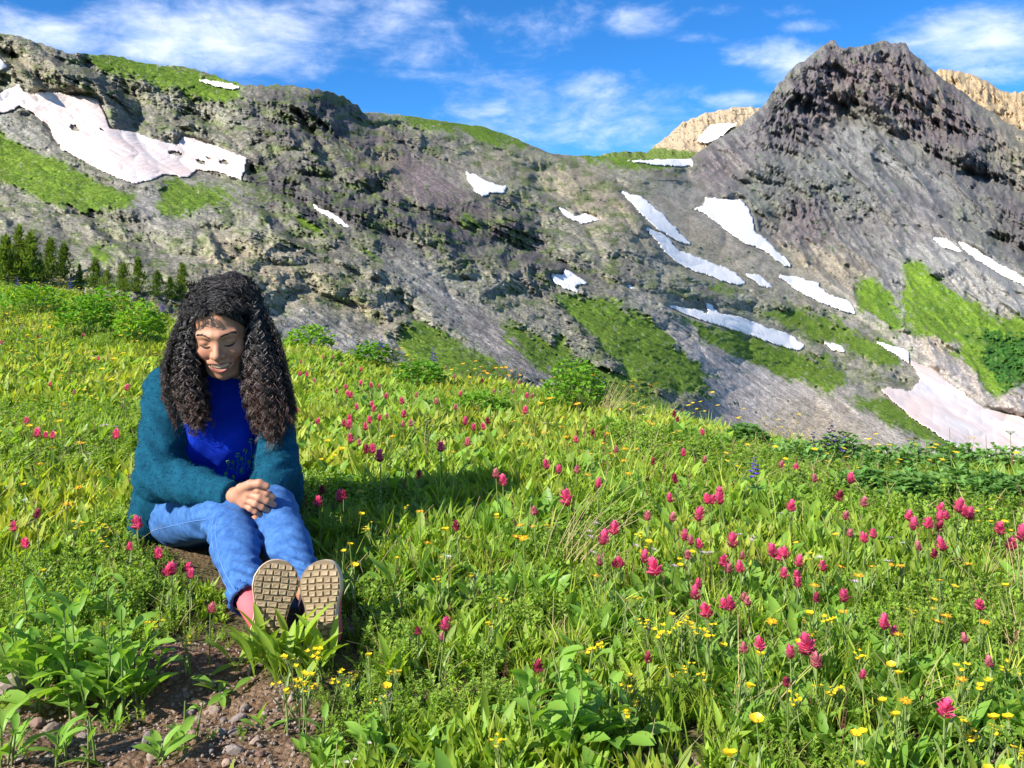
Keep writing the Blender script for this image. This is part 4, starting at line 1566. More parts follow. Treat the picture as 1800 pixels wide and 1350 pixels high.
    liptube('upper_lip', U, .0030, -.0935)
    liptube('lower_lip', Lw, .0044, -.0925)
    b = MB(); b.blob((0, 0, 0), (.026, .006, .011), 0, 2); b.v = [tuple(HEAD + HS @ Vector((x, y - .079 + 9 * x * x, z - .065 + 8.5 * x * x))) for x, y, z in b.v]
    b.obj('mouth_inside', [M_MOUTH], woman)
    b = MB()
    for i in range(8):
        x = (i - 3.5) * .0058
        z = -.0620 + 8.0 * x * x
        w = .0028; hgt = .0048 * (1 - .25 * abs(i - 3.5) / 3.5)
        y = -.0915 + 10 * x * x
        vs = [(x - w, y, z + hgt), (x + w, y, z + hgt), (x + w * .9, y - .0006, z - hgt), (x - w * .9, y - .0006, z - hgt),
              (x - w, y + .004, z + hgt), (x + w, y + .004, z + hgt), (x + w * .9, y + .004, z - hgt), (x - w * .9, y + .004, z - hgt)]
        b.add([HEAD + HS @ Vector(v) for v in vs], [(0, 1, 2, 3), (4, 0, 3, 7), (1, 5, 6, 2), (3, 2, 6, 7), (4, 5, 1, 0)])
    b.obj('teeth', [M_TOOTH], woman, smooth=False)

    # ---- jeans
    f = Field((-1.22, 1.85, -.06), (-.34, 3.02, .34), .0056)
    f.cap(PEL + Vector((-.02, -.02, -.03)), PEL + Vector((.04, -.02, -.03)), .135, .13, .04, sq=(.8, 1, 1.1))
    f.cap(HIP_R, KNEE_R, .093, .066, .03); f.cap(HIP_L, KNEE_L, .093, .066, .03)
    rk = [(KNEE_R, ANK_R), (KNEE_L, ANK_L)]
    for a, c in rk:
        d = (c - a)
        f.cap(a, a + d * .45, .063, .054, .014)
        f.cap(a + d * .45, a + d * .86, .054, .042, .02); f.cap(a + d * .86, a + d * 1.0, .042, .045, .01)
    # drag folds: a slow wrinkle along each limb, strongest behind the knee and at the hip
    x, y, z = f.x, f.y, f.z
    wr = (fbm3(x * 7 + z * 4, y * 9, z * 16, 3, 5) - .5) * .020
    wr2 = np.zeros_like(wr)
    for a in (KNEE_R, KNEE_L):
        dk = np.sqrt((x - a.x) ** 2 + (y - a.y) ** 2 + (z - a.z + .05) ** 2)
        wr2 += np.exp(-(dk / .10) ** 2) * np.sin((x * .6 + y * 1.2 + z * 1.6) * 105 + fbm3(x * 9, y * 9, z * 9, 2, 8) * 7) * .0062
    for a in (ANK_R, ANK_L, HIP_R):
        dk = np.sqrt((x - a.x) ** 2 + (y - a.y - .05) ** 2 + (z - a.z - .03) ** 2)
        wr2 += np.exp(-(dk / .11) ** 2) * np.sin((x * .5 + y * .9 + z * 1.5) * 150 + fbm3(x * 12, y * 12, z * 12, 2, 9) * 7) * .0052
    f.d = f.d + wr + wr2
    for c, a in ((ANK_R, KNEE_R), (ANK_L, KNEE_L)):       # open hems
        d = (c - a).normalized()
        f.cap(c - d * .03, c + d * .1, .036, .041, .004, sub=True)
        cut = -((x - c.x) * d.x + (y - c.y) * d.y + (z - c.z) * d.z) + .0
        nearr = np.sqrt((x - c.x) ** 2 + (y - c.y) ** 2 + (z - c.z) ** 2) < .12
        f.d = np.where(nearr, np.maximum(f.d, -cut), f.d)
    Vj, Qj = f.mesh(); Vj = relax(Vj, Qj, 1, .5)
    jeans = sobj('jeans', Vj, Qj, [M_DENIM], woman)
    jb = BVHTree.FromPolygons([tuple(v) for v in Vj], [tuple(int(i) for i in q) for q in Qj])

    def seam(pts_px, name='seam'):
        b = MB()
        P3 = []
        for px, py in pts_px:
            d = Vector(((px - 900) / F, 1, (HZ - py) / F)).normalized()
            h = jb.ray_cast(Vector((0, 0, CAMZ)), d)
            if h[0]:
                P3.append(h[0] + h[1] * .0006 if h[1].dot(d) < 0 else h[0] - h[1] * .0006)
        if len(P3) > 3:
            b.tube(P3, .0007, .0007, 4)
            b.obj(name, [M_SEAM], jeans)

    def spl(pts, n=40):
        pts = np.array(pts, float); t = np.linspace(0, len(pts) - 1, n); out = []
        for q in t:
            i = min(int(q), len(pts) - 2); u = q - i
            p0 = pts[max(i - 1, 0)]; p1 = pts[i]; p2 = pts[i + 1]; p3 = pts[min(i + 2, len(pts) - 1)]
            out.append(.5 * ((2 * p1) + (p2 - p0) * u + (2 * p0 - 5 * p1 + 4 * p2 - p3) * u * u + (3 * p1 - p0 - 3 * p2 + p3) * u ** 3))
        return out
    seam(spl([(262, 934), (300, 925), (340, 916), (362, 913), (374, 908), (384, 898)]))
    seam(spl([(376, 912), (372, 940), (380, 990), (398, 1030), (420, 1066), (434, 1078)]))
    seam(spl([(382, 912), (379, 940), (388, 988), (406, 1026), (428, 1060), (440, 1070)]))
    seam(spl([(418, 1092), (428, 1082), (440, 1073), (448, 1068)]))
    seam(spl([(452, 920), (462, 960), (468, 990)]))

    # ---- shirt
    f = Field((-1.15, 2.50, .12), (-.60, 2.98, .62), .0062)
    f.cap(PEL + Vector((0, -.02, .04)), CHEST, .135, .135, .05, sq=(.82, 1.0, 1)); f.cap(CHEST, P(390, 705, 2.70), .135, .10, .05, sq=(.8, 1.05, 1))
    f.cap(P(395, 700, 2.70), P(395, 655, 2.685), .085, .066, .03)
    for s in (P(362, 770, 2.64), P(418, 770, 2.64)):
        f.ell(s, (.062, .055, .062), .05)
    x, y, z = f.x, f.y, f.z
    f.d = f.d + (fbm3(x * 13, y * 8, z * 7, 3, 15) - .5) * .030 + np.sin((x * .9 - z * .8) * 62 + fbm3(x * 8, y * 8, z * 8, 2, 3) * 7) * .0042 * smooth01((.44 - z) / .1)
    Vs, Qs = f.mesh(); Vs = relax(Vs, Qs, 1, .5)
    shirt = sobj('shirt', Vs, Qs, [M_SHIRT], woman)
    sb = BVHTree.FromPolygons([tuple(v) for v in Vs], [tuple(int(i) for i in q) for q in Qs])

    def onshirt(px, py):
        d = Vector(((px - 900) / F, 1, (HZ - py) / F)).normalized()
        h = sb.ray_cast(Vector((0, 0, CAMZ)), d)
        return (h[0] - d * .0025) if h[0] else None
    rr = random.Random(3)
    for (cx, cy, s, hgt) in ((401, 812, 5.0, 20), (409, 812, 3.5, 14), (418, 800, 6.0, 34), (425, 806, 4, 26), (431, 792, 5.0, 40), (441, 775, 5.5, 48), (446, 803, 4.0, 22), (438, 812, 4.5, 14), (397, 832, 3.5, 6), (410, 838, 3.5, 4), (424, 826, 4, 8)):
        b = MB()
        c = onshirt(cx, cy)
        if c is None:
            continue
        pts = [onshirt(cx + k * .6 * math.sin(k), cy + k * hgt / 6) for k in range(7)]
        pts = [p for p in pts if p is not None]
        if len(pts) > 2:
            b.tube(pts, .0012, .0012, 3, 1)
        for k in range(6):
            a = k * 1.047 + rr.random()
            q = onshirt(cx + math.cos(a) * s * .55, cy + math.sin(a) * s * .55)
            if q is not None:
                b.blob(q, (.0026, .0008, .0026), 0, 1)
        for k in range(5):
            q = onshirt(cx + rr.uniform(-4, 4), cy + rr.uniform(3, max(4, hgt)))
            if q is not None:
                b.blob(q, (.0022, .0008, .0022), 1, 1)
        b.obj('printed_flower', [M_PRINT, M_PRINT2], shirt)

    # ---- cardigan
    f = Field((-1.30, 2.16, -.02), (-.48, 3.08, .60), .0066)
    f.cap(PEL + Vector((0, .0, .0)), CHEST, .170, .155, .06, sq=(.74, 1.05, 1)); f.cap(CHEST, P(390, 712, 2.72), .155, .125, .05, sq=(.72, 1.15, 1))
    f.cap(P(318, 678, 2.72), P(458, 680, 2.72), .074, .074, .04)
    f.cap(SH_R + Vector((.01, 0, -.015)), EL_R, .066, .063, .03); f.cap(EL_R, EL_R.lerp(WR_R, .55), .063, .046, .025); f.cap(EL_R.lerp(WR_R, .5), WR_R + Vector((-.012, .01, 0)), .052, .036, .02)
    f.cap(SH_L + Vector((-.01, 0, -.015)), EL_L, .064, .060, .03); f.cap(EL_L, WR_L + Vector((.015, .0, .0)), .058, .037, .025)
    f.cap(P(275, 880, 2.72), P(232, 955, 2.74), .060, .030, .05); f.cap(P(285, 870, 2.76), P(262, 945, 2.86), .075, .05, .05)
    f.cap(P(500, 850, 2.70), P(503, 880, 2.78), .06, .05, .05)
    x, y, z = f.x, f.y, f.z
    f.d = f.d + (fbm3(x * 8, y * 8, z * 7, 3, 25) - .5) * .026
    # creases: inside of the elbows, and slanting ones over the sleeve
    for a, k in ((EL_R + Vector((.04, -.02, .03)), 1), (EL_L + Vector((-.03, -.02, .03)), -1), (SH_R + Vector((.05, -.03, -.07)), 1)):
        dk = np.sqrt((x - a.x) ** 2 + (y - a.y) ** 2 + (z - a.z) ** 2)
        f.d = f.d + np.exp(-(dk / .12) ** 2) * np.sin((x * .9 * k + z * 1.3) * 85 + fbm3(x * 7, y * 7, z * 7, 2, 28) * 6) * .0065
    # open front: everything between the two front edges is cut away
    sx = x / y * F + 900; sy = HZ - (z - CAMZ) / y * F          # where the front edges run (traced)
    le = np.interp(sy, [600, 650, 700, 760, 820, 850, 880], [352, 350, 334, 326, 338, 352, 372])
    re_ = np.interp(sy, [600, 650, 700, 760, 820, 850, 880], [432, 434, 446, 456, 446, 436, 424])
    zc = .5 * (x * 0 + 1)
    inside = np.minimum(sx - le, re_ - sx) / F * y
    frontside = (PEL.y - .03) - y
    arm = np.sqrt(((x - 0) * 0) + 0)
    cut = np.minimum(np.minimum(inside, frontside), (z - .21))
    # keep the sleeves out of the cut
    def capd(a, b, r):
        a = np.array(a); b = np.array(b); ab = b - a
        t = np.clip(((x - a[0]) * ab[0] + (y - a[1]) * ab[1] + (z - a[2]) * ab[2]) / (ab ** 2).sum(), 0, 1)
        return np.sqrt((x - a[0] - t * ab[0]) ** 2 + (y - a[1] - t * ab[1]) ** 2 + (z - a[2] - t * ab[2]) ** 2) - r
    sleeve = np.minimum(capd(EL_R, WR_R, .062), capd(EL_L, WR_L, .055))
    cut = np.minimum(cut, sleeve)
    hcut = capd(P(394, 640, 2.66), P(394, 600, 2.62), .088)
    f.d = np.maximum(f.d, np.minimum(cut, .02)); f.d = np.maximum(f.d, -hcut)
    for w_, e_ in ((WR_R, EL_R), (WR_L, EL_L)):
        d = (w_ - e_).normalized()
        c = w_ - d * .012
        pl = (x - c.x) * d.x + (y - c.y) * d.y + (z - c.z) * d.z
        nr = np.sqrt((x - c.x) ** 2 + (y - c.y) ** 2 + (z - c.z) ** 2) < .10
        f.d = np.where(nr, np.maximum(f.d, pl), f.d)
    Vc, Qc = f.mesh(); Vc = relax(Vc, Qc, 1, .5)
    # mohair fuzz: short fibres standing off the knit, part of the same garment
    r = np.random.default_rng(3)
    q = Qc[r.integers(0, len(Qc), 42000)]
    c = Vc[q].mean(1)
    nrm = np.cross(Vc[q[:, 2]] - Vc[q[:, 0]], Vc[q[:, 3]] - Vc[q[:, 1]]); nrm /= np.linalg.norm(nrm, axis=1, keepdims=True) + 1e-9
    dr = nrm + r.normal(0, .7, nrm.shape); dr /= np.linalg.norm(dr, axis=1, keepdims=True)
    sdv = np.cross(dr, r.normal(0, 1, dr.shape)); sdv /= np.linalg.norm(sdv, axis=1, keepdims=True)
    ln = r.uniform(.004, .011, (len(c), 1))
    T = np.stack([c - sdv * .00045, c + sdv * .00045, c + dr * ln], 1).reshape(-1, 3)
    FT = np.arange(len(T)).reshape(-1, 3) + len(Vc)
    card = bpy.data.objects.new('cardigan', mesh_np('cardigan', np.concatenate([Vc, T]), [Qc, FT], [M_CARD]))
    COL.objects.link(card); card.parent = woman

    # ---- shoes
    def shoe(heel, toe, roll, lean):
        """heel/toe: world points on the sole's underside; the sole plane faces the camera"""
        heel = Vector(heel); toe = Vector(toe)
        u = (toe - heel).normalized(); L = (toe - heel).length
        s = Vector((1, 0, 0)); s = (s - u * s.dot(u)).normalized()
        nrm = s.cross(u).normalized()
        if nrm.y > 0:
            nrm = -nrm                     # out of the sole, to the camera
        s = (Matrix.Rotation(roll, 3, u) @ s); nrm = (Matrix.Rotation(roll, 3, u) @ nrm)

        def hw(t, side):                   # half width along the sole, heel t=0 to toe t=1
            v = np.interp(t, [0, .008, .03, .08, .18, .35, .5, .68, .80, .89, .94, .97, .99, 1.0], [.0, .012, .021, .030, .036, .034, .037, .048, .0475, .040, .032, .024, .015, .0])
            return float(v) * (1.0 + (.06 if side > 0 else -.02) * lean)
        T = np.linspace(0, 1, 44)
        T = .5 - .5 * np.cos(T * math.pi)
        rings = [(0.0, 1.0, M_SOLEB), (-.010, 1.03, M_SOLEB), (-.026, 1.02, M_MID)]
        # rocker: toe and heel curve up away from the plane
        def pt(t, off, dep, k=1.0):
            rock = -.020 * max(0, (t - .72) / .28) ** 2 - .012 * max(0, (.15 - t) / .15) ** 2
            return heel + u * (L * t) + s * off * k + nrm * (rock + dep)
        b = MB()
        outline = [(t, hw(t, 1)) for t in T] + [(t, -hw(t, -1)) for t in T[::-1][1:-1]]
        n = len(outline)
        for dep, k, _ in rings:
            pass
        layers = [(0.0, .95), (-.004, 1.0), (-.010, 1.01), (-.020, .97)]
        vs = []
        for dep, k in layers:
            vs += [pt(t, o, dep, k) for t, o in outline]
        fs = []
        for a in range(len(layers) - 1):
            for i in range(n):
                fs.append((a * n + i, a * n + (i + 1) % n, (a + 1) * n + (i + 1) % n, (a + 1) * n + i))
        b.add(vs, fs, 1)
        # underside as strips
        vs = []; fs = []
        for t in T:
            w1, w2 = hw(t, 1), hw(t, -1)
            for k in (-1, -.5, 0, .5, 1):
                vs.append(pt(t, (w1 if k > 0 else w2) * k, 0, .97))
        for i in range(len(T) - 1):
            for j in range(4):
                fs.append((i * 5 + j, i * 5 + j + 1, i * 5 + j + 6, i * 5 + j + 5))
        b.add(vs, fs, 0)
        so_ = None
        # upper
        ub = MB()
        secs = []
        for t in T[1:-1]:
            w1, w2 = hw(t, 1), hw(t, -1)
            hgt = float(np.interp(t, [0, .1, .3, .5, .75, .9, 1], [.060, .070, .070, .055, .028, .012, .004]))
            ring = []
            for j in range(13):
                a = math.pi * j / 12
                o = math.cos(a); ww = w1 if o > 0 else w2
                ring.append(pt(t, o * ww * .97, -.018 - hgt * math.sin(a) ** .75))
            secs.append(ring)
        vs = [p for rg in secs for p in rg]
        fs = [(i * 13 + j, i * 13 + j + 1, i * 13 + j + 14, i * 13 + j + 13) for i in range(len(secs) - 1) for j in range(12)]
        fs += [tuple(range(13)), tuple((len(secs) - 1) * 13 + j for j in range(12, -1, -1))]
        ub.add(vs, fs, 0)
        up = ub.obj('shoe', [M_CORAL], woman)
        sole = b.obj('sole', [M_SOLEB, M_MID], up)
        # tread blocks, each one a piece
        rows = 13
        meshes = {}
        for i in range(rows):
            t = .035 + .93 * (i + .5) / rows
            dt = .93 / rows
            bar = i in (8,)
            w1, w2 = hw(t, 1) * .93, hw(t, -1) * .93
            wt = w1 + w2
            nb = max(2, int(round(wt / .0175)))
            if i in (3, 4, 5, 6):
                nb = max(2, int(round(wt / .022)))
            for j in range(nb):
                a0 = -w2 + wt * (j + .07) / nb; a1 = -w2 + wt * (j + .93) / nb
                wav = .0035 * math.sin(j * 2.1 + i) + random.Random(i * 31 + j).uniform(-.0018, .0018); g = .10
                g = .10
                def q(tt, oo, dd):
                    lim = hw(tt, 1 if oo > 0 else -1) * .95
                    oo = max(-lim, min(lim, oo))
                    return pt(tt, oo, dd)
                t0 = t - dt * (.5 - g) + wav * .3 / L; t1 = t + dt * (.5 - g) + wav * .3 / L
                hh = .0036
                c0 = [q(t0, a0, 0), q(t0, a1, 0), q(t1, a1, 0), q(t1, a0, 0)]
                e = .0016
                c1 = [q(t0 + e / L, a0 + e, hh), q(t0 + e / L, a1 - e, hh), q(t1 - e / L, a1 - e, hh), q(t1 - e / L, a0 + e, hh)]
                cm = sum(c1, Vector()) / 4
                lb = MB()
                lb.add(c0 + c1 + [cm - nrm * .0012], [(0, 1, 5, 4), (1, 2, 6, 5), (2, 3, 7, 6), (3, 0, 4, 7), (4, 5, 8), (5, 6, 8), (6, 7, 8), (7, 4, 8)], 0)
                lb.obj('tread_block', [M_SOLE], up, smooth=False)
        return up
    shoe(P(464, 1142, 1.885), P(490, 986, 1.925), math.radians(14), 1)
    shoe(P(566, 1148, 1.89), P(563, 986, 1.93), math.radians(-6), -1)
    # dark socks between hem and shoe
    b = MB()
    b.tube([ANK_R + Vector((-.01, .06, .03)), ANK_R + Vector((0, 0, 0)), P(466, 1095, 1.94)], .029, .031, 12, 0, True)
    b.obj('sock', [M_CORAL], woman)
    b = MB()
    b.tube([ANK_L + Vector((-.01, .06, .03)), ANK_L + Vector((0, 0, 0)), P(560, 1085, 1.96)], .029, .031, 12, 0, True)
    b.obj('sock', [M_SOCK], woman)

    # ---- hair
    build_hair(woman)
    return woman


def build_hair(woman):
    r = np.random.default_rng(21)
    # dark mass under the curls
    f = Field((-1.12, 2.36, .26), (-.58, 2.82, .86), .0085)
    R = np.array(HROT)
    f.ell(hl(.004, .030, .042), (.094, .106, .089), .02, rot=R)
    f.cap(P(350, 562, 2.60), P(332, 640, 2.56), .044, .050, .04); f.cap(P(330, 640, 2.56), P(335, 712, 2.52), .050, .026, .04)
    f.cap(P(442, 562, 2.61), P(460, 650, 2.58), .044, .058, .04); f.cap(P(462, 650, 2.58), P(476, 735, 2.50), .058, .030, .04)
    f.cap(P(395, 540, 2.70), P(395, 690, 2.80), .10, .11, .05)
    x, y, z = f.x, f.y, f.z
    f.d = f.d + (fbm3(x * 28, y * 28, z * 28, 3, 3) - .5) * .026
    # leave the face free
    q = np.stack([x - HEAD.x, y - HEAD.y, z - HEAD.z], -1) @ R / HSC
    face = np.sqrt((q[..., 0] / .062) ** 2 + ((q[..., 2] + .022) / .100) ** 2) - 1
    face = np.where(q[..., 1] < -.012, -face * .06, -1)
    f.d = np.maximum(f.d, np.minimum(face, .02))
    sx_ = x / y * F + 900; sy_ = HZ - (z - CAMZ) / y * F
    V, Q = f.mesh()
    hair = sobj('hair', V, Q, [flat_mat('hair_depth', (.006, .005, .005), .95, 0, 0, .05)], woman)
    a = hair.data.attributes.new('tip', 'FLOAT', 'POINT'); a.data.foreach_set('value', np.full(len(V), .0, np.float32))

    K = 50
    ctr = []          # control polylines
    rad = []; amp = []; tipv = []; grp = []

    def add(pts, rr, aa, tp, g_=None):
        ctr.append([tuple(p) for p in pts]); rad.append(rr); amp.append(aa); tipv.append(tp); grp.append(len(grp) if g_ is None else g_)
    rnd = random.Random(5)
    # side locks, left and right of the face as seen
    for side in (0, 1):
        n = 175 if side == 0 else 215
        for i in range(n):
            u = rnd.random() ** .85      # 0 at the face, 1 at the outer silhouette
            d = rnd.uniform(-1, 1)
            if side == 0:
                xs = [(356, 342), (346, 318), (352, 301), (362, 302), (374, 322)]
                ys = [540, 590, 645, 700, 748]
                end = 745 - 85 * abs(u - .45) ** 1.2 + rnd.gauss(0, 14)
            else:
                xs = [(432, 448), (437, 472), (430, 490), (434, 503), (450, 511)]
                ys = [540, 590, 645, 705, 765]
                end = 768 - 80 * abs(u - .45) ** 1.1 + rnd.gauss(0, 16)
            dep = [2.60, 2.575, 2.545, 2.52, 2.50]
            thick = [.09, .085, .075, .06, .045]
            pts = []
            # root on the scalp
            az = rnd.uniform(-.4, 1.0)
            rx = (.070 + .012) * (-1 if side == 0 else 1)
            root = hl(rx * rnd.uniform(.35, 1.0), .02 + .06 * d, .125 - .075 * rnd.random())
            pts.append(root)
            sc = (end - 540) / (ys[-1] - 540)
            uu = u + rnd.gauss(0, .05)
            for k in range(5):
                a0, b0 = xs[k]
                pyk = 540 + (ys[k] - 540) * sc
                a0 = np.interp(pyk, ys, [q_[0] for q_ in xs]); b0 = np.interp(pyk, ys, [q_[1] for q_ in xs])
                dp = np.interp(pyk, ys, dep)
                edge = math.sqrt(max(0, 1 - (2 * uu - 1) ** 2)) if 0 < uu < 1 else 0
                Y = dp + thick[k] * d * (.35 + .65 * edge) + rnd.gauss(0, .004)
                if k == 0:
                    pyk -= 18 * rnd.random()
                pts.append(P(a0 + (b0 - a0) * uu + rnd.gauss(0, 2.5), pyk, Y))
            aa = rnd.uniform(.0045, .012); g0 = len(grp); ml = rnd.uniform(.2, .9)
            for c_ in range(6):
                off = Vector((rnd.gauss(0, .0028), rnd.gauss(0, .0028), rnd.gauss(0, .0028)))
                sp = Vector((rnd.gauss(0, 1), rnd.gauss(0, 1), 0)) * .004 * ml
                q_ = [p + off + sp * (k_ / 5) * (1 if c_ else 0) for k_, p in enumerate(pts)]
                add(q_, rnd.uniform(.0010, .0017), aa * rnd.uniform(.85, 1.12), 1, g0)
    # over the crown: each strand hugs the mass of hair, from a parting on her right of centre
    hb = BVHTree.FromPolygons([tuple(v) for v in V], [tuple(int(i) for i in q_) for q_ in Q])
    cc = hl(0, .025, .03)

    def onhair(d, lift):
        d = (HROT @ d).normalized()
        h = hb.ray_cast(cc + d * .5, -d)
        return (h[0] if h[0] else cc + d * .1) + d * lift
    for i in range(1700):
        y0 = rnd.uniform(-1.75, .9); side = -1 if rnd.random() < .42 else 1
        x0 = -.18 + rnd.gauss(0, .05) + .05 * math.sin(y0 * 7)
        lift = rnd.uniform(-.002, .016)
        a0 = rnd.uniform(0, .35); a1 = a0 + rnd.uniform(.5, 1.2)
        drift = rnd.uniform(-.1, .35) if y0 < -.3 else rnd.uniform(-.3, .3)
        pts = []
        for k in range(6):
            t_ = k / 5; th = a0 + (a1 - a0) * t_
            d = Vector((x0 * (1 - t_) + side * math.tan(min(th, 1.25)) * .62, y0 + drift * t_, 1 - .10 * th))
            pts.append(onhair(d, lift * (1 + .3 * math.sin(t_ * 3)) + (.010 * t_ if y0 < -1.2 else 0)))
        add(pts, rnd.uniform(.0006, .0012), rnd.uniform(.003, .0095), 0)
    # small curls falling over the forehead and temples
    for i in range(90):
        x = rnd.choice((-1, 1)) * .064 * rnd.random() ** .55
        top = .082 - 6 * x * x
        a = hl(x, -.078 + 7 * x * x, top + .012)
        ln = rnd.uniform(.004, .020) + .8 * max(0, abs(x) - .03)
        sx = (1 if x > -.01 else -1)
        pts = [a + HROT @ Vector((sx * .010 * k / 5 * rnd.uniform(.6, 1.6), -.012 * math.sin(k * .6) - .001, -ln * k / 5)) for k in range(6)]
        add(pts, .0009, rnd.uniform(.002, .005), 0)
    # frizz on the outline
    for i in range(950):
        a = rnd.uniform(0, 2 * math.pi)
        d = Vector((math.cos(a), rnd.uniform(-.5, .9), abs(math.sin(a)) * 1.2)).normalized()
        c = hl(0, .03, .05)
        p0 = c + Vector((d.x * .09, d.y * .09, d.z * .085))
        q_ = [p0 + d * (.006 * k) + Vector((rnd.gauss(0, .006), rnd.gauss(0, .006), rnd.gauss(0, .006) - .0018 * k * k)) for k in range(6)]
        add(q_, .0006, rnd.uniform(.003, .007), 0)
    for i in range(420):                       # loose flyaways outside the locks
        side = rnd.random() < .5
        ys_ = [540, 590, 645, 700, 745]
        ox = ([330, 308, 293, 295, 314] if side else [460, 482, 495, 508, 514])
        a_ = rnd.uniform(540, 690); pts = []
        for k in range(6):
            yy = a_ + k * rnd.uniform(9, 17)
            xo = float(np.interp(yy, ys_, ox)) + (-1 if side else 1) * (2 + rnd.random() * 7 * k / 5) + rnd.gauss(0, 2)
            pts.append(P(xo, yy, 2.55 + rnd.uniform(-.05, .06)))
        add(pts, .0007, rnd.uniform(.003, .009), 1)
    C = np.array(ctr); N = len(C)
    rad = np.array(rad); amp = np.array(amp); tipv = np.array(tipv, float)
    # Catmull-Rom
    Cn = np.concatenate([2 * C[:, :1] - C[:, 1:2], C, 2 * C[:, -1:] - C[:, -2:-1]], 1)
    t = np.linspace(0, C.shape[1] - 1 - 1e-6, K); i = t.astype(int); u = (t - i)[None, :, None]
    p0, p1, p2, p3 = Cn[:, i], Cn[:, i + 1], Cn[:, i + 2], Cn[:, i + 3]
    L = .5 * ((2 * p1) + (p2 - p0) * u + (2 * p0 - 5 * p1 + 4 * p2 - p3) * u * u + (3 * p1 - p0 - 3 * p2 + p3) * u ** 3)

    def frame(L):
        T = np.gradient(L, axis=1); T /= np.linalg.norm(T, axis=2, keepdims=True) + 1e-9
        A = np.cross(T, np.array([.21, .93, .3])); A /= np.linalg.norm(A, axis=2, keepdims=True) + 1e-9
        return T, A, np.cross(T, A)
    T, A, B = frame(L)
    seg = np.linalg.norm(np.diff(L, axis=1), axis=2); s = np.concatenate([np.zeros((N, 1)), np.cumsum(seg, 1)], 1)
    G = np.array(grp)
    pitch = r.uniform(.028, .044, (N, 1))[G]
    ph = s / pitch * 2 * math.pi * r.choice([-1, 1], (N, 1))[G] + r.uniform(0, 6.28, (N, 1))[G] + r.normal(0, .25, (N, 1))
    grow = amp[:, None] * np.clip(s / .05, .15, 1)
    L = L + A * (np.cos(ph) * grow)[..., None] + B * (np.sin(ph) * grow)[..., None]
    L = L + (r.normal(0, .0012, (N, 1, 3)))
    T, A, B = frame(L)
    tt = np.linspace(0, 1, K)[None]
    rr = rad[:, None] * (1 - .65 * tt ** 3)
    ring = []
    for k in range(3):
        a = 2 * math.pi * k / 3
        ring.append(L + (A * math.cos(a) + B * math.sin(a)) * rr[..., None])
    V = np.stack(ring, 2).reshape(-1, 3)
    base = (np.arange(N)[:, None, None] * K + np.arange(K - 1)[None, :, None]) * 3
    k = np.arange(3)[None, None]
    Q = np.stack([base + k, base + (k + 1) % 3, base + 3 + (k + 1) % 3, base + 3 + k], -1).reshape(-1, 4)
    me = mesh_np('curl', V, Q, [M_HAIR])
    tv = np.repeat((tipv[:, None] * np.clip((tt - .45) / .5, 0, 1)).reshape(-1), 3).astype(np.float32)
    a = me.attributes.new('tip', 'FLOAT', 'POINT'); a.data.foreach_set('value', tv)
    o = bpy.data.objects.new('curls', me); COL.objects.link(o); o.parent = hair
    o['kind'] = 'stuff'


WOMAN = build_woman()

# ------------------------------------------------------------------ SPRUCES at the foot of the mountainside
M_NEEDLE = leaf_mat('spruce_needles', (.075, .15, .018), (.22, .30, .045), trans=.3)
M_BARK = flat_mat('bark', (.12, .085, .06), .9, 0, .2)


def spruce(px, base, top, wpx, label, seed, bushy=False):
    dd = float(mountain_r(px, base))
    loc = Vector(((px - 900) / F * dd, dd, CAMZ + (HZ - base) / F * dd - .15))
    h = (base - top) / F * dd * 1.12 + .15; w = wpx / F * dd / 2 * 1.5
    e = bpy.data.objects.new('spruce_tree', None); COL.objects.link(e); e.location = loc
    tag(e, label, 'tree', 'stunted spruces at the foot of the mountainside')
    r = random.Random(seed)
    tr = MB(); tr.tube([(0, 0, -.3), (.02, .01, h * .5), (0, 0, h * .97)], h * .018, h * .004, 6)
    tr.obj('trunk', [M_BARK], e)
    b = MB()
    tops = [(0, 0, 1.0)] if not bushy else [(0, 0, 1.0), (-.55, .1, .8), (.5, -.2, .86), (.1, .5, .7), (-.2, -.6, .6)]
    for (ox, oy, hs) in tops:
        hh = h * hs; ww = w * (1 if not bushy else .55)
        nb = int(95 * (1 if not bushy else .7))
        for i in range(nb):
            t = (i + r.random()) / nb
            z = hh * (.04 + .95 * t)
            L = ww * ((1 - t) ** .9 * 1.15 + .03) * r.uniform(.55, 1.2)
            az = r.uniform(0, 6.28)
            for k in range(6):
                s = (k + .5 + r.uniform(-.3, .3)) / 6 * L
                px_, py_ = ox * w + math.cos(az) * s, oy * w + math.sin(az) * s
                zz = z + .10 * s + r.gauss(0, .03 * h)
                sz = h * .075 * r.uniform(.6, 1.3)
                for q in range(2):
                    b.leaf((px_, py_, zz), sz * 1.6, sz * .55, az + r.uniform(-1.3, 1.3), r.uniform(.2, 1.7), r.uniform(-.5, .3), .3, 2)
    b.obj('crown', [M_NEEDLE], e, smooth=False)
    return e


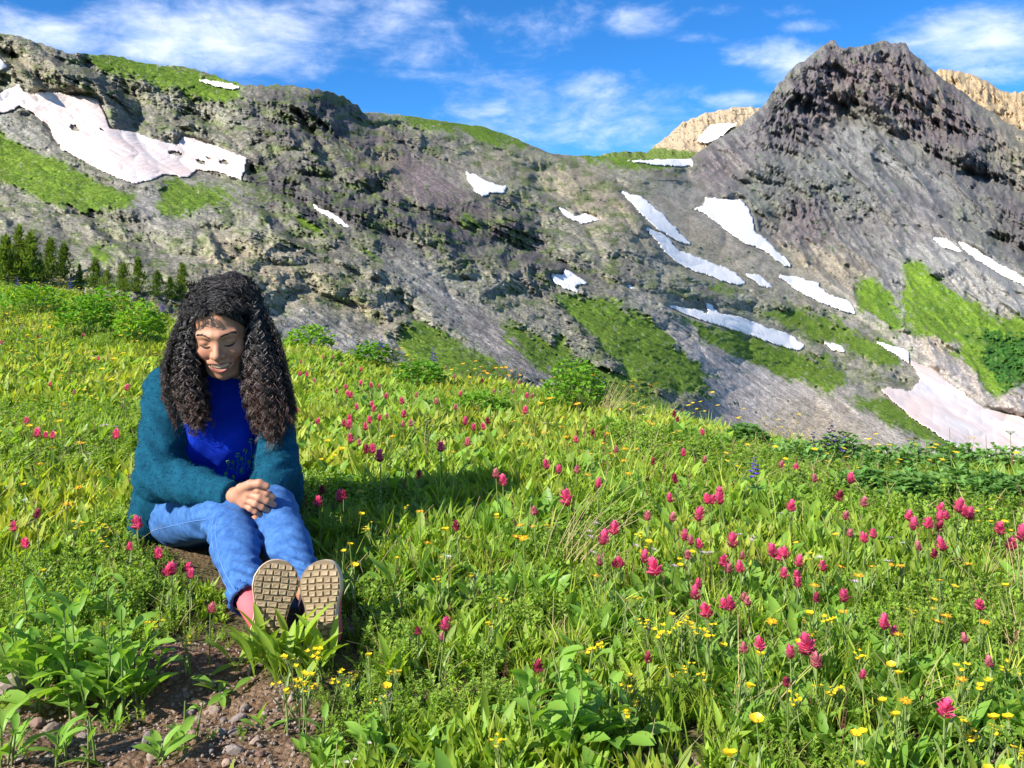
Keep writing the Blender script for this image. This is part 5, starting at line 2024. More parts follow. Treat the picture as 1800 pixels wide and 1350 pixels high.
SPR = [(34, 492, 412, 66, 'broad bushy spruce with several tops, leftmost and largest of the spruces', True), (70, 492, 462, 24, 'short rounded spruce right beside the broad bushy one', False),
       (88, 490, 430, 26, 'slim pointed spruce, third from the left edge', False), (113, 492, 438, 30, 'pointed spruce leaning on the layered pale rock', False),
       (140, 498, 470, 10, 'tiny thin dark spruce standing alone before pale rock', False), (167, 508, 463, 26, 'spruce with a bare pointed tip, in the middle of the row', False),
       (188, 510, 480, 24, 'low rounded spruce touching the bare-tipped one', False), (216, 514, 470, 28, 'brownish-green spruce left of the taller twin', False), (243, 516, 463, 28, 'full spruce in front of the brown boulder', False),
       (277, 522, 483, 28, 'pale yellow-green squat spruce near the woman\'s hair', False), (299, 526, 493, 18, 'smallest spruce of the pair beside the woman\'s hair', False), (320, 530, 474, 24, 'dark pointed spruce closest to the woman\'s hair', False)]
for i, (a, b_, c, d, lab, bu) in enumerate(SPR):
    spruce(a, b_, c, d, lab, 100 + i, bu)

# ------------------------------------------------------------------ FLOWERS one by one
ORD = ['', 'first', 'second', 'third', 'fourth', 'fifth', 'sixth', 'seventh', 'eighth', 'ninth', 'tenth', 'eleventh', 'twelfth', 'thirteenth', 'fourteenth', 'fifteenth', 'sixteenth', 'seventeenth', 'eighteenth', 'nineteenth', 'twentieth']


def ordl(i, n):
    if n == 1:
        return ''
    if i == 0:
        return 'leftmost'
    if i == n - 1:
        return 'rightmost'
    if i < 20:
        return ORD[i + 1] + ' from left'
    return ORD[n - i] + ' from right' if n - i < 20 else 'middle'


def bloom_paint(seed, sz=1.0):
    r = random.Random(seed); b = MB()
    n = 26
    for i in range(n):
        t = i / n
        az = i * 2.4 + r.uniform(-.3, .3)
        z = .013 * t * sz
        tilt = 1.4 - 1.0 * t + r.uniform(-.15, .15)
        b.leaf((0, 0, z), .0185 * sz * r.uniform(.8, 1.1), .0092 * sz, az, tilt, -.6 + r.uniform(-.2, .3), .45, 3, 0, .68, 0, 0)
    for i in range(7):
        az = i * 2.4
        b.leaf((0, 0, -.006 * sz), .019 * sz, .007 * sz, az, 1.1, -.5, .3, 3, 1, .5)
    return b


def shift(b, dz):
    b.v = [(x, y, z + dz) for x, y, z in b.v]
    return b


PM = {'pink': PINK, 'dark': PINKD, 'pale': PINKP}
BL = {}
for k, m in PM.items():
    BL[k] = [bloom_paint(200 + i).mesh('paintbrush_bloom', [m, PINKD]) for i in range(4 if k == 'pink' else 2)]
STEMS = []
for i in range(3):
    b = MB(); b.tube([(0, 0, -.02), (.004, .003 * (i - 1), .5), (0, 0, 1)], .0016, .0012, 5, 0)
    STEMS.append(b)
leafm = []
for i in range(3):
    b = MB(); b.leaf((0, 0, 0), .045, .006, 0, .5, .5, .25, 4, 0, .4)
    leafm.append(b.mesh('stem_leaf', [G_STEM]))


def stem_mesh(h, bend, m=None):
    b = MB(); b.tube([(bend[0], bend[1], -.02), (bend[0] * .9, bend[1] * .9, h * .35), (bend[0] * .35, bend[1] * .35, h * .75), (0, 0, h)], .0018, .0012, 5, 0)
    return b.mesh('stem', [m or G_STEM])


SMESH = {}


def flower(name, bloommesh, px, py, h, label, cat, group, scale=1.0, parts=True, seed=0, petals=None, stemmat=None):
    r = random.Random(seed)
    top = .018 * scale
    g = hit(px, py, h + top)
    if g.y > 15:
        g = hit(px, py + 4, h + top)
    D = float(np.interp(px, _DX, _DY))
    if g.y > D + 2.5:                         # just over the crest: stand it on the crest itself and let the stem be taller
        y = D
        x = (px - 900) / F * y; z = gz(x, y)
        h = max(h, CAMZ + (HZ - py) / F * y - z - top)
        g = Vector((x, y, z))
    if parts:
        e = bpy.data.objects.new(name, None); COL.objects.link(e); e.location = g
        e.rotation_euler = (0, 0, r.uniform(0, 6.28))
        tag(e, label, cat, group)
        key = (round(h, 2), r.randrange(3))
        if key not in SMESH:
            SMESH[key] = stem_mesh(key[0], (r.uniform(-.015, .015), r.uniform(-.015, .015)), stemmat)
        st = bpy.data.objects.new('stem', SMESH[key]); COL.objects.link(st); st.parent = e; st.scale = (1, 1, h / key[0])
        bl = bpy.data.objects.new('bloom', bloommesh); COL.objects.link(bl); bl.parent = e; bl.location = (0, 0, h)
        bl.rotation_euler = (r.uniform(-.25, .25), r.uniform(-.25, .25), r.uniform(0, 6.28)); bl.scale = (scale, scale, scale)
        if petals:
            for k in range(5):
                p = bpy.data.objects.new('petal', petals); COL.objects.link(p); p.parent = bl; p.rotation_euler = (0, 0, k * 6.283 / 5)
        if g.y < 3.0:
            for k in range(4):
                lf = bpy.data.objects.new('leaf', leafm[k % 3]); COL.objects.link(lf); lf.parent = e
                lf.location = (0, 0, h * (.2 + .18 * k)); lf.rotation_euler = (0, 0, k * 2.4)
        return e
    o = bpy.data.objects.new(name, bloommesh); COL.objects.link(o)
    o.location = g + Vector((0, 0, h)); o.scale = (scale,) * 3
    o.rotation_euler = (r.uniform(-.2, .2), r.uniform(-.2, .2), r.uniform(0, 6.28))
    tag(o, label, cat, group)
    return o


FARBL = {}
for k, m in PM.items():
    L_ = []
    for i in range(3):
        b = bloom_paint(230 + i); b.tube([(0, 0, -.14), (0, 0, 0)], .0018, .0014, 4, 2)
        L_.append(b.mesh('paintbrush_far', [m, PINKD, G_STEM]))
    FARBL[k] = L_

PINKS = [  # region phrase, [(px, py, kind, scale)]
    ('on the upper slope left of the woman\'s hair', [(146, 587, 'pink', 1.1), (67, 590, 'dark', 1.1), (173, 628, 'pink', 1), (2, 600, 'pink', 1), (48, 590, 'dark', .8)]),
    ('in the grass left of the woman\'s shoulder', [(88, 674, 'pink', .9), (130, 687, 'pale', .9), (222, 679, 'pink', 1.3)]),
    ('in the bright row left of the woman\'s sleeve', [(47, 737, 'pink', 1.1), (65, 757, 'pink', 1.5), (80, 763, 'pink', 1.0), (93, 762, 'pink', 1.1), (204, 759, 'pink', 1.5)]),
    ('low in the grass left of the woman\'s hip', [(64, 900, 'dark', .9), (25, 921, 'pink', 1), (46, 952, 'pink', 1)]),
    ('against the woman\'s cardigan hem', [(242, 914, 'pink', 1.35), (227, 959, 'pink', .8)]),
    ('below the woman\'s bent thigh', [(279, 970, 'pink', 1.0), (292, 998, 'pink', 1), (303, 996, 'pink', 1.1), (332, 993, 'pink', .8), (335, 1006, 'pink', .9), (370, 1067, 'pale', .9)]),
    ('right beside the woman\'s curls', [(529, 634, 'pale', 1), (527, 655, 'pink', 1.2), (539, 656, 'pink', 1.2), (553, 667, 'pale', 1), (521, 719, 'pink', 1.1), (558, 738, 'pink', 1.1)]),
    ('right of the woman\'s knees in the grass', [(567, 857, 'dark', 1), (560, 877, 'pink', 1.1), (600, 867, 'pink', 1.4), (604, 867, 'dark', .9)]),
    ('in the dense patch under the crest, upper part', [(568, 626, 'pale', 1), (586, 626, 'pale', 1), (600, 639, 'pale', 1), (635, 647, 'pink', 1.1), (634, 671, 'pink', 1.3), (608, 678, 'pink', 1.2), (653, 675, 'pink', 1.2), (591, 685, 'pale', 1.1), (615, 692, 'pink', 1.4), (678, 694, 'pink', 1.2), (707, 702, 'pink', 1.4), (732, 692, 'pale', 1.1), (667, 677, 'pale', 1)]),
    ('in the dense patch under the crest, lower part', [(612, 690, 'pink', 1.2), (627, 713, 'pink', 1.2), (653, 708, 'pink', 1.1), (657, 716, 'pink', 1.2), (710, 725, 'pink', 1.4), (650, 735, 'pink', 1.2), (667, 732, 'pink', 1.1), (643, 747, 'pink', 1.2), (613, 742, 'pink', 1.5), (707, 743, 'pale', 1.1), (722, 741, 'pale', 1.1), (680, 729, 'pale', 1), (604, 741, 'pink', 1.1)]),
    ('in the row right of the woman\'s shoulder', [(617, 767, 'pink', 1.4), (644, 786, 'dark', 1.2), (655, 785, 'pink', 1.3), (668, 796, 'pink', 1.6), (614, 733, 'pink', 1.3), (632, 775, 'pale', 1)]),
    ('along the far crest behind the dense patch', [(783, 645, 'pale', 1.1), (767, 703, 'pale', 1.3), (800, 713, 'pale', 1.1), (809, 690, 'pink', 1.1), (848, 667, 'dark', 1.2), (912, 670, 'pale', 1.2), (798, 660, 'pale', 1), (868, 687, 'pale', 1)]),
    ('in the middle of the slope below the leafy bush', [(775, 781, 'pink', 1.4), (821, 773, 'pale', 1.4), (818, 737, 'pink', 1.5), (832, 748, 'pink', 1.3), (850, 747, 'pink', 1.2), (858, 737, 'dark', 1.2)]),
    ('just left of the bright leafy bush on the crest', [(923, 718, 'pink', 1.6), (926, 693, 'pink', 1.3), (935, 694, 'pale', 1.1), (902, 686, 'pale', 1)]),
    ('in the middle meadow, upper row', [(872, 829, 'pale', 1.1), (884, 840, 'pink', 1.3), (961, 813, 'pink', 1.2), (982, 822, 'pink', 1.1), (1014, 822, 'pale', 1), (1013, 770, 'pink', 1.1), (1052, 845, 'pink', 1.1), (1040, 758, 'dark', 1.1), (1083, 788, 'pale', 1), (1148, 808, 'dark', 1), (735, 830, 'dark', 1)]),
    ('in the middle meadow, large and open', [(997, 868, 'pink', 1.75)]),
    ('in the middle meadow, lower row', [(802, 920, 'dark', 1), (940, 893, 'pale', 1), (1060, 938, 'pink', 1.3), (1079, 923, 'pink', 1.3), (1055, 980, 'pale', 1), (1091, 984, 'pink', 1), (1080, 988, 'dark', .8), (1133, 975, 'pink', 1.1), (1152, 990, 'pink', 1.5), (1139, 903, 'pale', .9), (1182, 905, 'pale', .9), (1178, 871, 'pink', 1), (1187, 837, 'dark', 1.1)]),
    ('at the crest right of the dry grass', [(1185, 725, 'dark', 1.3), (1190, 735, 'dark', 1.1), (1235, 757, 'pink', 1.1), (1202, 793, 'pink', 1.1), (1238, 805, 'pale', 1)]),
    ('in the small bright group right of centre', [(1265, 862, 'pink', 1.3), (1266, 872, 'pink', 1.2), (1243, 873, 'pink', 1.1), (1252, 874, 'pink', 1.1), (1228, 898, 'pink', 1.3)]),
    ('under the dark green leaf bank', [(1390, 884, 'pink', 1.2), (1496, 836, 'pink', 1.3), (1400, 818, 'pink', 1), (1373, 813, 'pale', 1), (1433, 837, 'pale', 1), (1475, 867, 'dark', 1.1), (1518, 879, 'pale', 1), (1485, 903, 'pale', .9)]),
    ('in the loose group under the leaf bank at right', [(1653, 888, 'pink', 1.1), (1686, 883, 'pink', 1.4), (1695, 893, 'pink', 1.2), (1703, 897, 'pink', 1.4), (1598, 902, 'pink', 1.1), (1605, 916, 'pink', 1.2), (1631, 915, 'pink', 1.1), (1651, 903, 'pink', 1.1), (1664, 903, 'pink', .9), (1650, 921, 'dark', 1)]),
    ('near the right edge of the meadow', [(1757, 924, 'pink', 1.2), (1797, 932, 'pink', 1.4), (1776, 950, 'pink', 1.3), (1657, 953, 'pink', 1.2), (1643, 969, 'dark', .9), (1616, 958, 'pale', .9)]),
    ('in the sparse middle of the right meadow', [(1536, 935, 'pink', .9), (1521, 941, 'pink', .9), (1493, 933, 'pale', .8), (1447, 991, 'pink', .9)]),
    ('left of the bright triple bloom', [(1203, 938, 'pink', 1), (1214, 947, 'pale', .9), (1230, 954, 'pink', .9), (1210, 972, 'pale', .8), (1288, 944, 'pink', 1.3), (1273, 983, 'pink', 1.1), (1279, 994, 'pale', .9), (1302, 993, 'pink', 1), (1304, 975, 'pale', .7)]),
    ('in the bright tight group of the right meadow', [(1360, 963, 'pink', 1.2), (1372, 970, 'pink', 1.3), (1382, 966, 'pink', 1), (1403, 983, 'pink', 1.0), (1378, 1004, 'pink', 1.0), (1402, 1007, 'pink', .9), (1402, 1021, 'pink', 1.0)]),
    ('in the lower group right of the long dry stalks', [(1228, 1023, 'pink', .9), (1223, 1038, 'pink', 1.2), (1243, 1066, 'pink', 1.3), (1283, 1056, 'pink', 1.2), (1273, 1059, 'pink', .9), (1315, 1055, 'pale', .8), (1306, 1048, 'pale', .8)]),
    ('among the scattered yellow flowers at lower right', [(1483, 1043, 'pink', 1.1), (1434, 1049, 'dark', .8), (1722, 1060, 'pink', 1), (1554, 1090, 'pink', 1.2), (1570, 1105, 'pink', .8), (1697, 1118, 'pale', .8), (1740, 1161, 'pale', .8)]),
    ('around the largest open bloom at lower right', [(1337, 1127, 'pink', 1.0), (1389, 1143, 'pink', .95), (1308, 1137, 'pale', .8), (1436, 1158, 'pale', 1.1), (1515, 1182, 'pink', .7), (1384, 1195, 'dark', .7)]),
    ('largest and widest open, beside a yellow flower', [(1420, 1124, 'pink', 1.7)]),
    ('alone near the bottom right corner, deep red', [(1660, 1240, 'pink', 1.25)]),
    ('right of the woman\'s shoes', [(782, 1092, 'pink', 1.1), (777, 1118, 'pale', .7), (735, 1108, 'dark', .7)]),
    ('low in the bottom middle grass', [(945, 1168, 'dark', .9), (1139, 1155, 'dark', .8)]),
]
ADJ = {'pink': 'rose-pink', 'dark': 'dull dark red', 'pale': 'pale pink'}
sd = 0
for phrase, lst in PINKS:
    for kind in ('pink', 'dark', 'pale'):
        L_ = sorted([q for q in lst if q[2] == kind])
        for i, (px, py, k, sc) in enumerate(L_):
            sd += 1
            o_ = ordl(i, len(L_))
            lab = ('%s paintbrush bloom %s%s' % (ADJ[k], (o_ + ' ') if o_ else '', phrase)).strip()
            near = py > 880
            s_ = sc * (.80 if py > 1000 else .90)
            if py < 780:
                s_ *= .95
            h = (.17 if py < 950 else .125) + .025 * math.sin(sd * 1.7)
            if 250 < px < 400 and py > 950:
                h = .13
            if near:
                flower('paintbrush_flower', BL[k][sd % len(BL[k])], px, py, h, lab, 'flower', 'pink paintbrush flowers in the meadow', s_, True, sd)
            else:
                flower('paintbrush_flower', FARBL[k][sd % 3], px, py, h, lab, 'flower', 'pink paintbrush flowers in the meadow', s_, False, sd)

# yellow flowers
b = MB(); b.leaf((0, 0, 0), .0115, .0125, 0, 1.05, -.35, .18, 4, 0, .66)
PETAL = b.mesh('petal', [YEL])
b = MB(); b.blob((0, 0, .002), (.0032, .0032, .0026), 0, 1); CUPC = b.mesh('flower_centre', [YELC])


def cup(seed):
    r = random.Random(seed); b = MB()
    for k in range(5):
        b.leaf((0, 0, 0), .0115, .0125, k * 1.2566, 1.05 + r.uniform(-.1, .1), -.35, .18, 4, 0, .66)
    b.blob((0, 0, .002), (.0032, .0032, .0026), 1, 1)
    return b


def composite(seed, m=0):
    r = random.Random(seed); b = MB()
    for k in range(12):
        b.leaf((0, 0, 0), .0125, .0052, k * .5236 + r.uniform(-.1, .1), 1.45 + r.uniform(-.15, .15), 0, .1, 2, 0, .7)
    b.blob((0, 0, .001), (.0042, .0042, .0022), 1, 1)
    return b


def cluster(seed):
    r = random.Random(seed); b = MB()
    for i in range(7):
        q = Vector((r.gauss(0, .008), r.gauss(0, .008), r.uniform(-.006, .008)))
        b.tube([(0, 0, -.03), q], .0007, .0006, 3, 2)
        for k in range(4):
            b.leaf(q, .0052, .0042, k * 1.57 + i, 1.2, -.2, .15, 2, 0, .6)
    return b


def withstem(b, L=.08):
    b.tube([(0, 0, -L), (0, 0, 0)], .0013, .001, 4, 2)
    return b


YB = {'cup': [withstem(cup(i)).mesh('buttercup_bloom', [YEL, YELC, G_STEM]) for i in range(3)],
      'daisy': [withstem(composite(10 + i)).mesh('daisy_bloom', [ORA, YELC, G_STEM]) for i in range(3)],
      'small': [withstem(cluster(20 + i)).mesh('cluster_bloom', [YEL, YELC, G_STEM]) for i in range(3)]}
YEL_ = [
    ('on a thin stem right of the woman\'s shoes', [(615, 947, 'cup', 1.1), (604, 962, 'cup', .9), (623, 984, 'cup', 1.2), (697, 974, 'cup', .8), (775, 975, 'cup', .6)]),
    ('in the shaded grass right of the shoes', [(769, 1006, 'small', 1), (827, 1007, 'cup', .7), (835, 995, 'small', .9), (643, 1047, 'cup', .9), (648, 1141, 'cup', .9), (862, 1087, 'small', .8), (880, 1043, 'small', .9)]),
    ('in the small golden group below the shoes', [(558, 1130, 'small', 1.3), (508, 1143, 'small', 1.1), (533, 1163, 'small', 1.3), (500, 1187, 'small', 1.1), (522, 1188, 'small', 1), (540, 1193, 'small', 1.3), (597, 1175, 'small', 1.1), (620, 1178, 'small', 1.0)]),
    ('beyond the bare soil left of centre', [(696, 1168, 'small', 1.1), (679, 1192, 'cup', 1.2), (667, 1222, 'small', .8), (877, 1288, 'small', 1.0)]),
    ('in the low plants left of the shoes', [(182, 1082, 'small', 1.0), (263, 1082, 'small', 1.6), (327, 1120, 'small', .8), (76, 996, 'cup', 1)]),
    ('left of the woman above the leafy plant', [(138, 845, 'daisy', 1.2), (118, 872, 'daisy', 1.3), (40, 843, 'cup', 1.1), (133, 910, 'small', 1.5), (178, 915, 'small', 1), (205, 925, 'small', .9)]),
    ('in the centre of the meadow', [(908, 930, 'daisy', 1.2), (920, 931, 'daisy', 1.2), (915, 912, 'daisy', 1), (782, 918, 'cup', 1.2), (960, 915, 'small', 1.1), (937, 915, 'daisy', .9), (650, 910, 'small', 1.4), (752, 942, 'daisy', 1), (873, 898, 'cup', .9), (738, 888, 'daisy', 1), (712, 883, 'small', .9)]),
    ('in the centre just above the bottom plants', [(1052, 1117, 'small', 1.5), (1040, 1178, 'small', 1.1), (1093, 1193, 'small', 1.1), (1105, 1177, 'small', .9), (1117, 1208, 'small', 1.1), (1097, 1233, 'small', 1.1), (1177, 1167, 'small', 1), (1135, 1082, 'small', 1), (1102, 1045, 'small', .8), (1125, 1043, 'small', .9)]),
    ('between centre and the lower right patch', [(1180, 1072, 'cup', 1), (1163, 1093, 'small', 1.4), (1197, 1082, 'small', 1.1), (1220, 1090, 'small', 1.3), (1203, 1081, 'small', 1), (1243, 1108, 'cup', 1.0), (1248, 1093, 'small', 1), (1271, 1123, 'cup', 1.1), (1145, 948, 'small', .9), (1133, 958, 'small', .9), (1125, 930, 'small', 1), (1047, 1000, 'daisy', .9)]),
    ('beside the pink blooms at lower right', [(1423, 1067, 'cup', 1.25), (1453, 1072, 'small', 1.2), (1482, 1063, 'daisy', 1), (1357, 1080, 'daisy', 1), (1410, 1077, 'small', .9), (1404, 1119, 'cup', 1.1), (1335, 1138, 'cup', 1.2), (1427, 1102, 'small', 1)]),
    ('large and nearest, facing the sun', [(1330, 1243, 'cup', 1.55), (1283, 1303, 'cup', 1.5), (1317, 1192, 'cup', 1.35)]),
    ('in the bottom right of the meadow', [(1302, 1189, 'small', .9), (1450, 1196, 'small', 1), (1470, 1196, 'small', .9), (1399, 1213, 'small', 1.1), (1512, 1143, 'small', .9), (1567, 1155, 'cup', 1.2), (1579, 1172, 'cup', 1.0), (1552, 1222, 'cup', 1), (1592, 1217, 'daisy', 1.0), (1574, 1245, 'cup', 1.1), (1503, 1277, 'cup', 1.2), (1517, 1275, 'cup', 1.1)]),
    ('in the corner group at lower right', [(1688, 1158, 'small', 1.2), (1725, 1180, 'small', 1.5), (1695, 1193, 'small', .9), (1690, 1181, 'daisy', .9), (1773, 1157, 'small', 1), (1748, 1244, 'cup', 1.2), (1773, 1248, 'cup', 1.2), (1715, 1260, 'small', 1.4), (1705, 1267, 'small', 1.1), (1745, 1267, 'small', .9), (1694, 1252, 'small', .7), (1737, 1337, 'cup', 1.1), (1767, 1340, 'cup', 1.1), (1797, 1303, 'small', 1.5)]),
    ('scattered in the right meadow', [(1579, 1101, 'daisy', .9), (1605, 1063, 'small', 1), (1648, 1072, 'daisy', 1.4), (1663, 1067, 'daisy', 1.1), (1648, 1048, 'small', .8), (1652, 1010, 'daisy', .8), (1768, 1020, 'cup', 1.1), (1730, 1080, 'daisy', .9), (1478, 982, 'daisy', 1.1), (1533, 985, 'daisy', .9), (1510, 997, 'daisy', 1.2), (1567, 983, 'daisy', .9), (1583, 983, 'daisy', 1), (1702, 978, 'daisy', 1), (1432, 1015, 'daisy', 1), (1208, 1160, 'small', .8), (1237, 1177, 'small', 1)]),
    ('standing alone above the crest, orange', [(850, 633, 'daisy', 1.9)]),
    ('in the orange drift under the leafy bush', [(905, 732, 'daisy', 1.2), (925, 736, 'daisy', 1.2), (900, 735, 'daisy', 1), (956, 749, 'daisy', 1.5), (918, 722, 'daisy', 1.2), (888, 757, 'daisy', 1.2), (934, 755, 'daisy', 1.3), (920, 770, 'daisy', 1.3), (985, 742, 'daisy', 1.2), (995, 758, 'daisy', 1.4), (1010, 766, 'daisy', 1.2), (990, 726, 'daisy', 1.2), (975, 728, 'daisy', 1), (960, 730, 'daisy', 1), (1000, 773, 'daisy', 1.1), (1060, 769, 'daisy', 1.4), (1067, 754, 'daisy', 1.2), (1040, 788, 'daisy', 1.2), (1098, 779, 'daisy', 1.3)]),
    ('in the orange drift right of the bush', [(1110, 786, 'daisy', 1.2), (1096, 800, 'daisy', 1.2), (1140, 733, 'daisy', 1.3), (1148, 738, 'daisy', 1.1), (1105, 822, 'daisy', 1.2), (1033, 824, 'daisy', 1.2), (1075, 790, 'daisy', 1), (1120, 781, 'daisy', 1)]),
    ('in the grass right of the woman\'s shoulder', [(690, 757, 'daisy', 1.3), (675, 770, 'daisy', 1.2), (685, 705, 'daisy', 1.1), (707, 780, 'daisy', .9), (655, 720, 'daisy', .9), (752, 805, 'daisy', 1), (797, 785, 'daisy', 1.2), (838, 711, 'daisy', 1.3), (634, 854, 'daisy', 1.1), (635, 894, 'cup', 1)]),
    ('high on the slope left of the woman', [(160, 660, 'daisy', 1.3), (103, 677, 'daisy', 1.4), (67, 668, 'daisy', 1), (205, 560, 'daisy', 1.1), (45, 640, 'daisy', 1.1), (20, 612, 'daisy', 1), (112, 703, 'daisy', 1), (15, 745, 'daisy', 1.1), (140, 768, 'daisy', 1.3), (147, 771, 'daisy', 1), (230, 656, 'daisy', 1), (35, 700, 'daisy', 1), (70, 806, 'daisy', 1.1), (92, 780, 'cup', 1.1)]),
]
YN = {'cup': 'buttercup', 'daisy': 'yellow daisy-like flower', 'small': 'cluster of small yellow blossoms'}
for phrase, lst in YEL_:
    for kind in ('cup', 'daisy', 'small'):
        L_ = sorted([q for q in lst if q[2] == kind])
        for i, (px, py, k, sc) in enumerate(L_):
            sd += 1
            o_ = ordl(i, len(L_))
            lab = ('%s %s%s' % ({'cup': 'yellow buttercup', 'daisy': 'yellow daisy', 'small': 'yellow blossom cluster'}[k], (o_ + ' ') if o_ else '', phrase))
            h = (.15 if py < 950 else .11) + .02 * math.sin(sd * 2.3)
            if k == 'small':
                h = .085 if py > 1100 else .12
            if 'thin stem' in phrase:
                h = .17
            nm = {'cup': 'buttercup_flower', 'daisy': 'daisy_flower', 'small': 'yellow_blossom_cluster'}[k]
            if k == 'cup' and py > 930:
                flower(nm, CUPC, px, py, h, lab, 'flower', 'yellow flowers in the meadow', sc * .85, True, sd, PETAL)
            elif py > 980:
                flower(nm, YB[k][sd % 3], px, py, h, lab, 'flower', 'yellow flowers in the meadow', sc * 1.05, True, sd)
            else:
                flower(nm, YB[k][sd % 3], px, py, h, lab, 'flower', 'yellow flowers in the meadow', sc * 1.05, False, sd)

# small lilac and white heads
b = MB()
for i in range(14):
    a = i * 2.4; q = math.sqrt(i / 14) * .008
    b.leaf((math.cos(a) * q, math.sin(a) * q, 0), .005, .0035, a, 1.0, 0, .2, 2, 0, .6)
b.tube([(0, 0, -.13), (0, 0, 0)], .0012, .001, 4, 1)
LILM = b.mesh('lilac_bloom', [LIL, G_STEM]); WHIM = b.mesh('white_bloom', [WHI, G_STEM])
LW = [('lilac', 'above the bright pink bloom by the sleeve', [(195, 741), (187, 739), (178, 740), (204, 741)]), ('lilac', 'between the pink blooms in the centre', [(1035, 924), (1037, 934), (1047, 910), (1150, 957), (1118, 949), (1042, 960), (1185, 985)]),
      ('lilac', 'in the right meadow', [(1237, 961), (1249, 960), (1440, 969), (1560, 976), (1565, 934), (1323, 933), (1372, 893), (1395, 890), (1300, 930), (1320, 939), (1502, 1010)]),
      ('white', 'on the crest behind the dense pink patch', [(888, 647), (878, 652), (896, 649), (693, 655)]), ('white', 'high on the slope left of the woman', [(36, 575), (56, 573), (80, 590), (165, 612), (160, 622), (43, 870), (155, 788)]),
      ('white', 'at the crest above the orange drift', [(1152, 702)]), ('white', 'small and round in the right meadow', [(1586, 943), (751, 733), (788, 968), (545, 694), (760, 742)])]
for colr, phrase, lst in LW:
    lst = sorted(lst)
    for i, (px, py) in enumerate(lst):
        sd += 1; o_ = ordl(i, len(lst))
        flower('%s_flower' % colr, LILM if colr == 'lilac' else WHIM, px, py, .15, '%s flower head %s%s' % (colr, (o_ + ' ') if o_ else '', phrase), 'flower', '%s flower heads in the meadow' % colr, 1.2 if py < 800 else .95, False, sd)


# larkspur spikes
def larkspur(px, py, h, dark, label, seed, scale=1.0):
    r = random.Random(seed)
    D = float(np.interp(px, _DX, _DY)) - .1
    x = (px - 900) / F * D; z = gz(x, D)
    top = CAMZ + (HZ - py) / F * D
    h = top - z
    if h < .2:
        g = hit(px, py, .25); x, D, z = g.x, g.y, g.z; h = .25
    e = bpy.data.objects.new('larkspur_plant', None); COL.objects.link(e); e.location = (x, D, z)
    tag(e, label, 'flower', 'larkspur spikes standing along the crest')
    b = MB(); b.tube([(0, 0, 0), (.01, 0, h * .5), (0, 0, h)], .0035, .0015, 5); b.obj('stem', [G_STEM], e)
    b = MB()
    n = 13
    for i in range(n):
        zz = h - .005 - i * .011 * scale; a = i * 2.4
        q = Vector((math.cos(a) * (.006 + .0018 * i) * scale, math.sin(a) * (.006 + .0018 * i) * scale, zz))
        for k in range(5):
            b.leaf(q, .026 * scale * (.4 + .06 * i), .019 * scale, k * 1.256 + a, 1.2, -.4, .3, 2, 0, .6)
    b.obj('flower_spike', [VIOD if dark else VIO], e)
    b = MB()
    for i in range(5):
        a = i * 2.4
        for j in range(5):
            b.leaf((0, 0, h * (.15 + .12 * i)), .06, .014, a + (j - 2) * .5, 1.1, .3, .2, 3)
    lv = b.obj('leaves', [G_DEEP], e); lv['kind'] = 'stuff'


LS = [(31, 485, 0), (58, 489, 1), (123, 489, 0), (234, 515, 0), (258, 520, 0), (284, 529, 0), (272, 542, 0), (630, 590, 1), (670, 587, 0), (692, 610, 1), (762, 610, 0), (1010, 613, 1), (1045, 638, 1), (1060, 664, 0),
      (1429, 760, 1), (1461, 740, 1), (1482, 768, 0), (1447, 777, 1), (1498, 782, 1), (1326, 802, 0)]
LSL = ['violet larkspur spike before the broad bushy spruce', 'dark larkspur spike between the two leftmost spruces', 'violet larkspur spike below the pointed spruces', 'violet larkspur spike below the full spruce', 'violet larkspur spike, middle one left of the woman\'s hair',
       'violet larkspur spike closest to the woman\'s hair', 'low violet larkspur bloom left of the woman\'s hair', 'dark larkspur spike, leftmost right of the woman', 'violet larkspur spike, second right of the woman', 'dark larkspur spike, third right of the woman', 'brightest violet larkspur spike before the green slope',
       'tall dark larkspur spike above the leafy bush', 'dark larkspur spike right of the leafy bush top', 'bluish larkspur bloom on the right side of the leafy bush', 'dark larkspur spike, leftmost of the right-hand group', 'tallest dark larkspur spike of the right-hand group', 'bright violet larkspur bloom of the right-hand group',
       'low dark larkspur between the taller right-hand spikes', 'low dark larkspur, last of the right-hand group', 'deep violet bloom low in the grass left of the right-hand larkspurs']
for i, (a, c, dk_) in enumerate(LS):
    larkspur(a, c, .3, dk_, LSL[i], 400 + i, .5 if a == 1326 else 1.0)


# ------------------------------------------------------------------ leafy plants one by one
def leafset(name, L, Wd, m, n=5, peak=.5, seed=0, wavy=.05):
    r = random.Random(seed); out = []
    for i in range(n):
        b = MB(); b.leaf((0, 0, 0), L * (1 - .12 * i), Wd * (1 - .08 * i), 0, r.uniform(.0, .3), r.uniform(.2, 1.1), .4, 7, 0, peak, r.uniform(-.6, .6), .12, wavy)
        out.append(b.mesh(name, [m]))
    return out


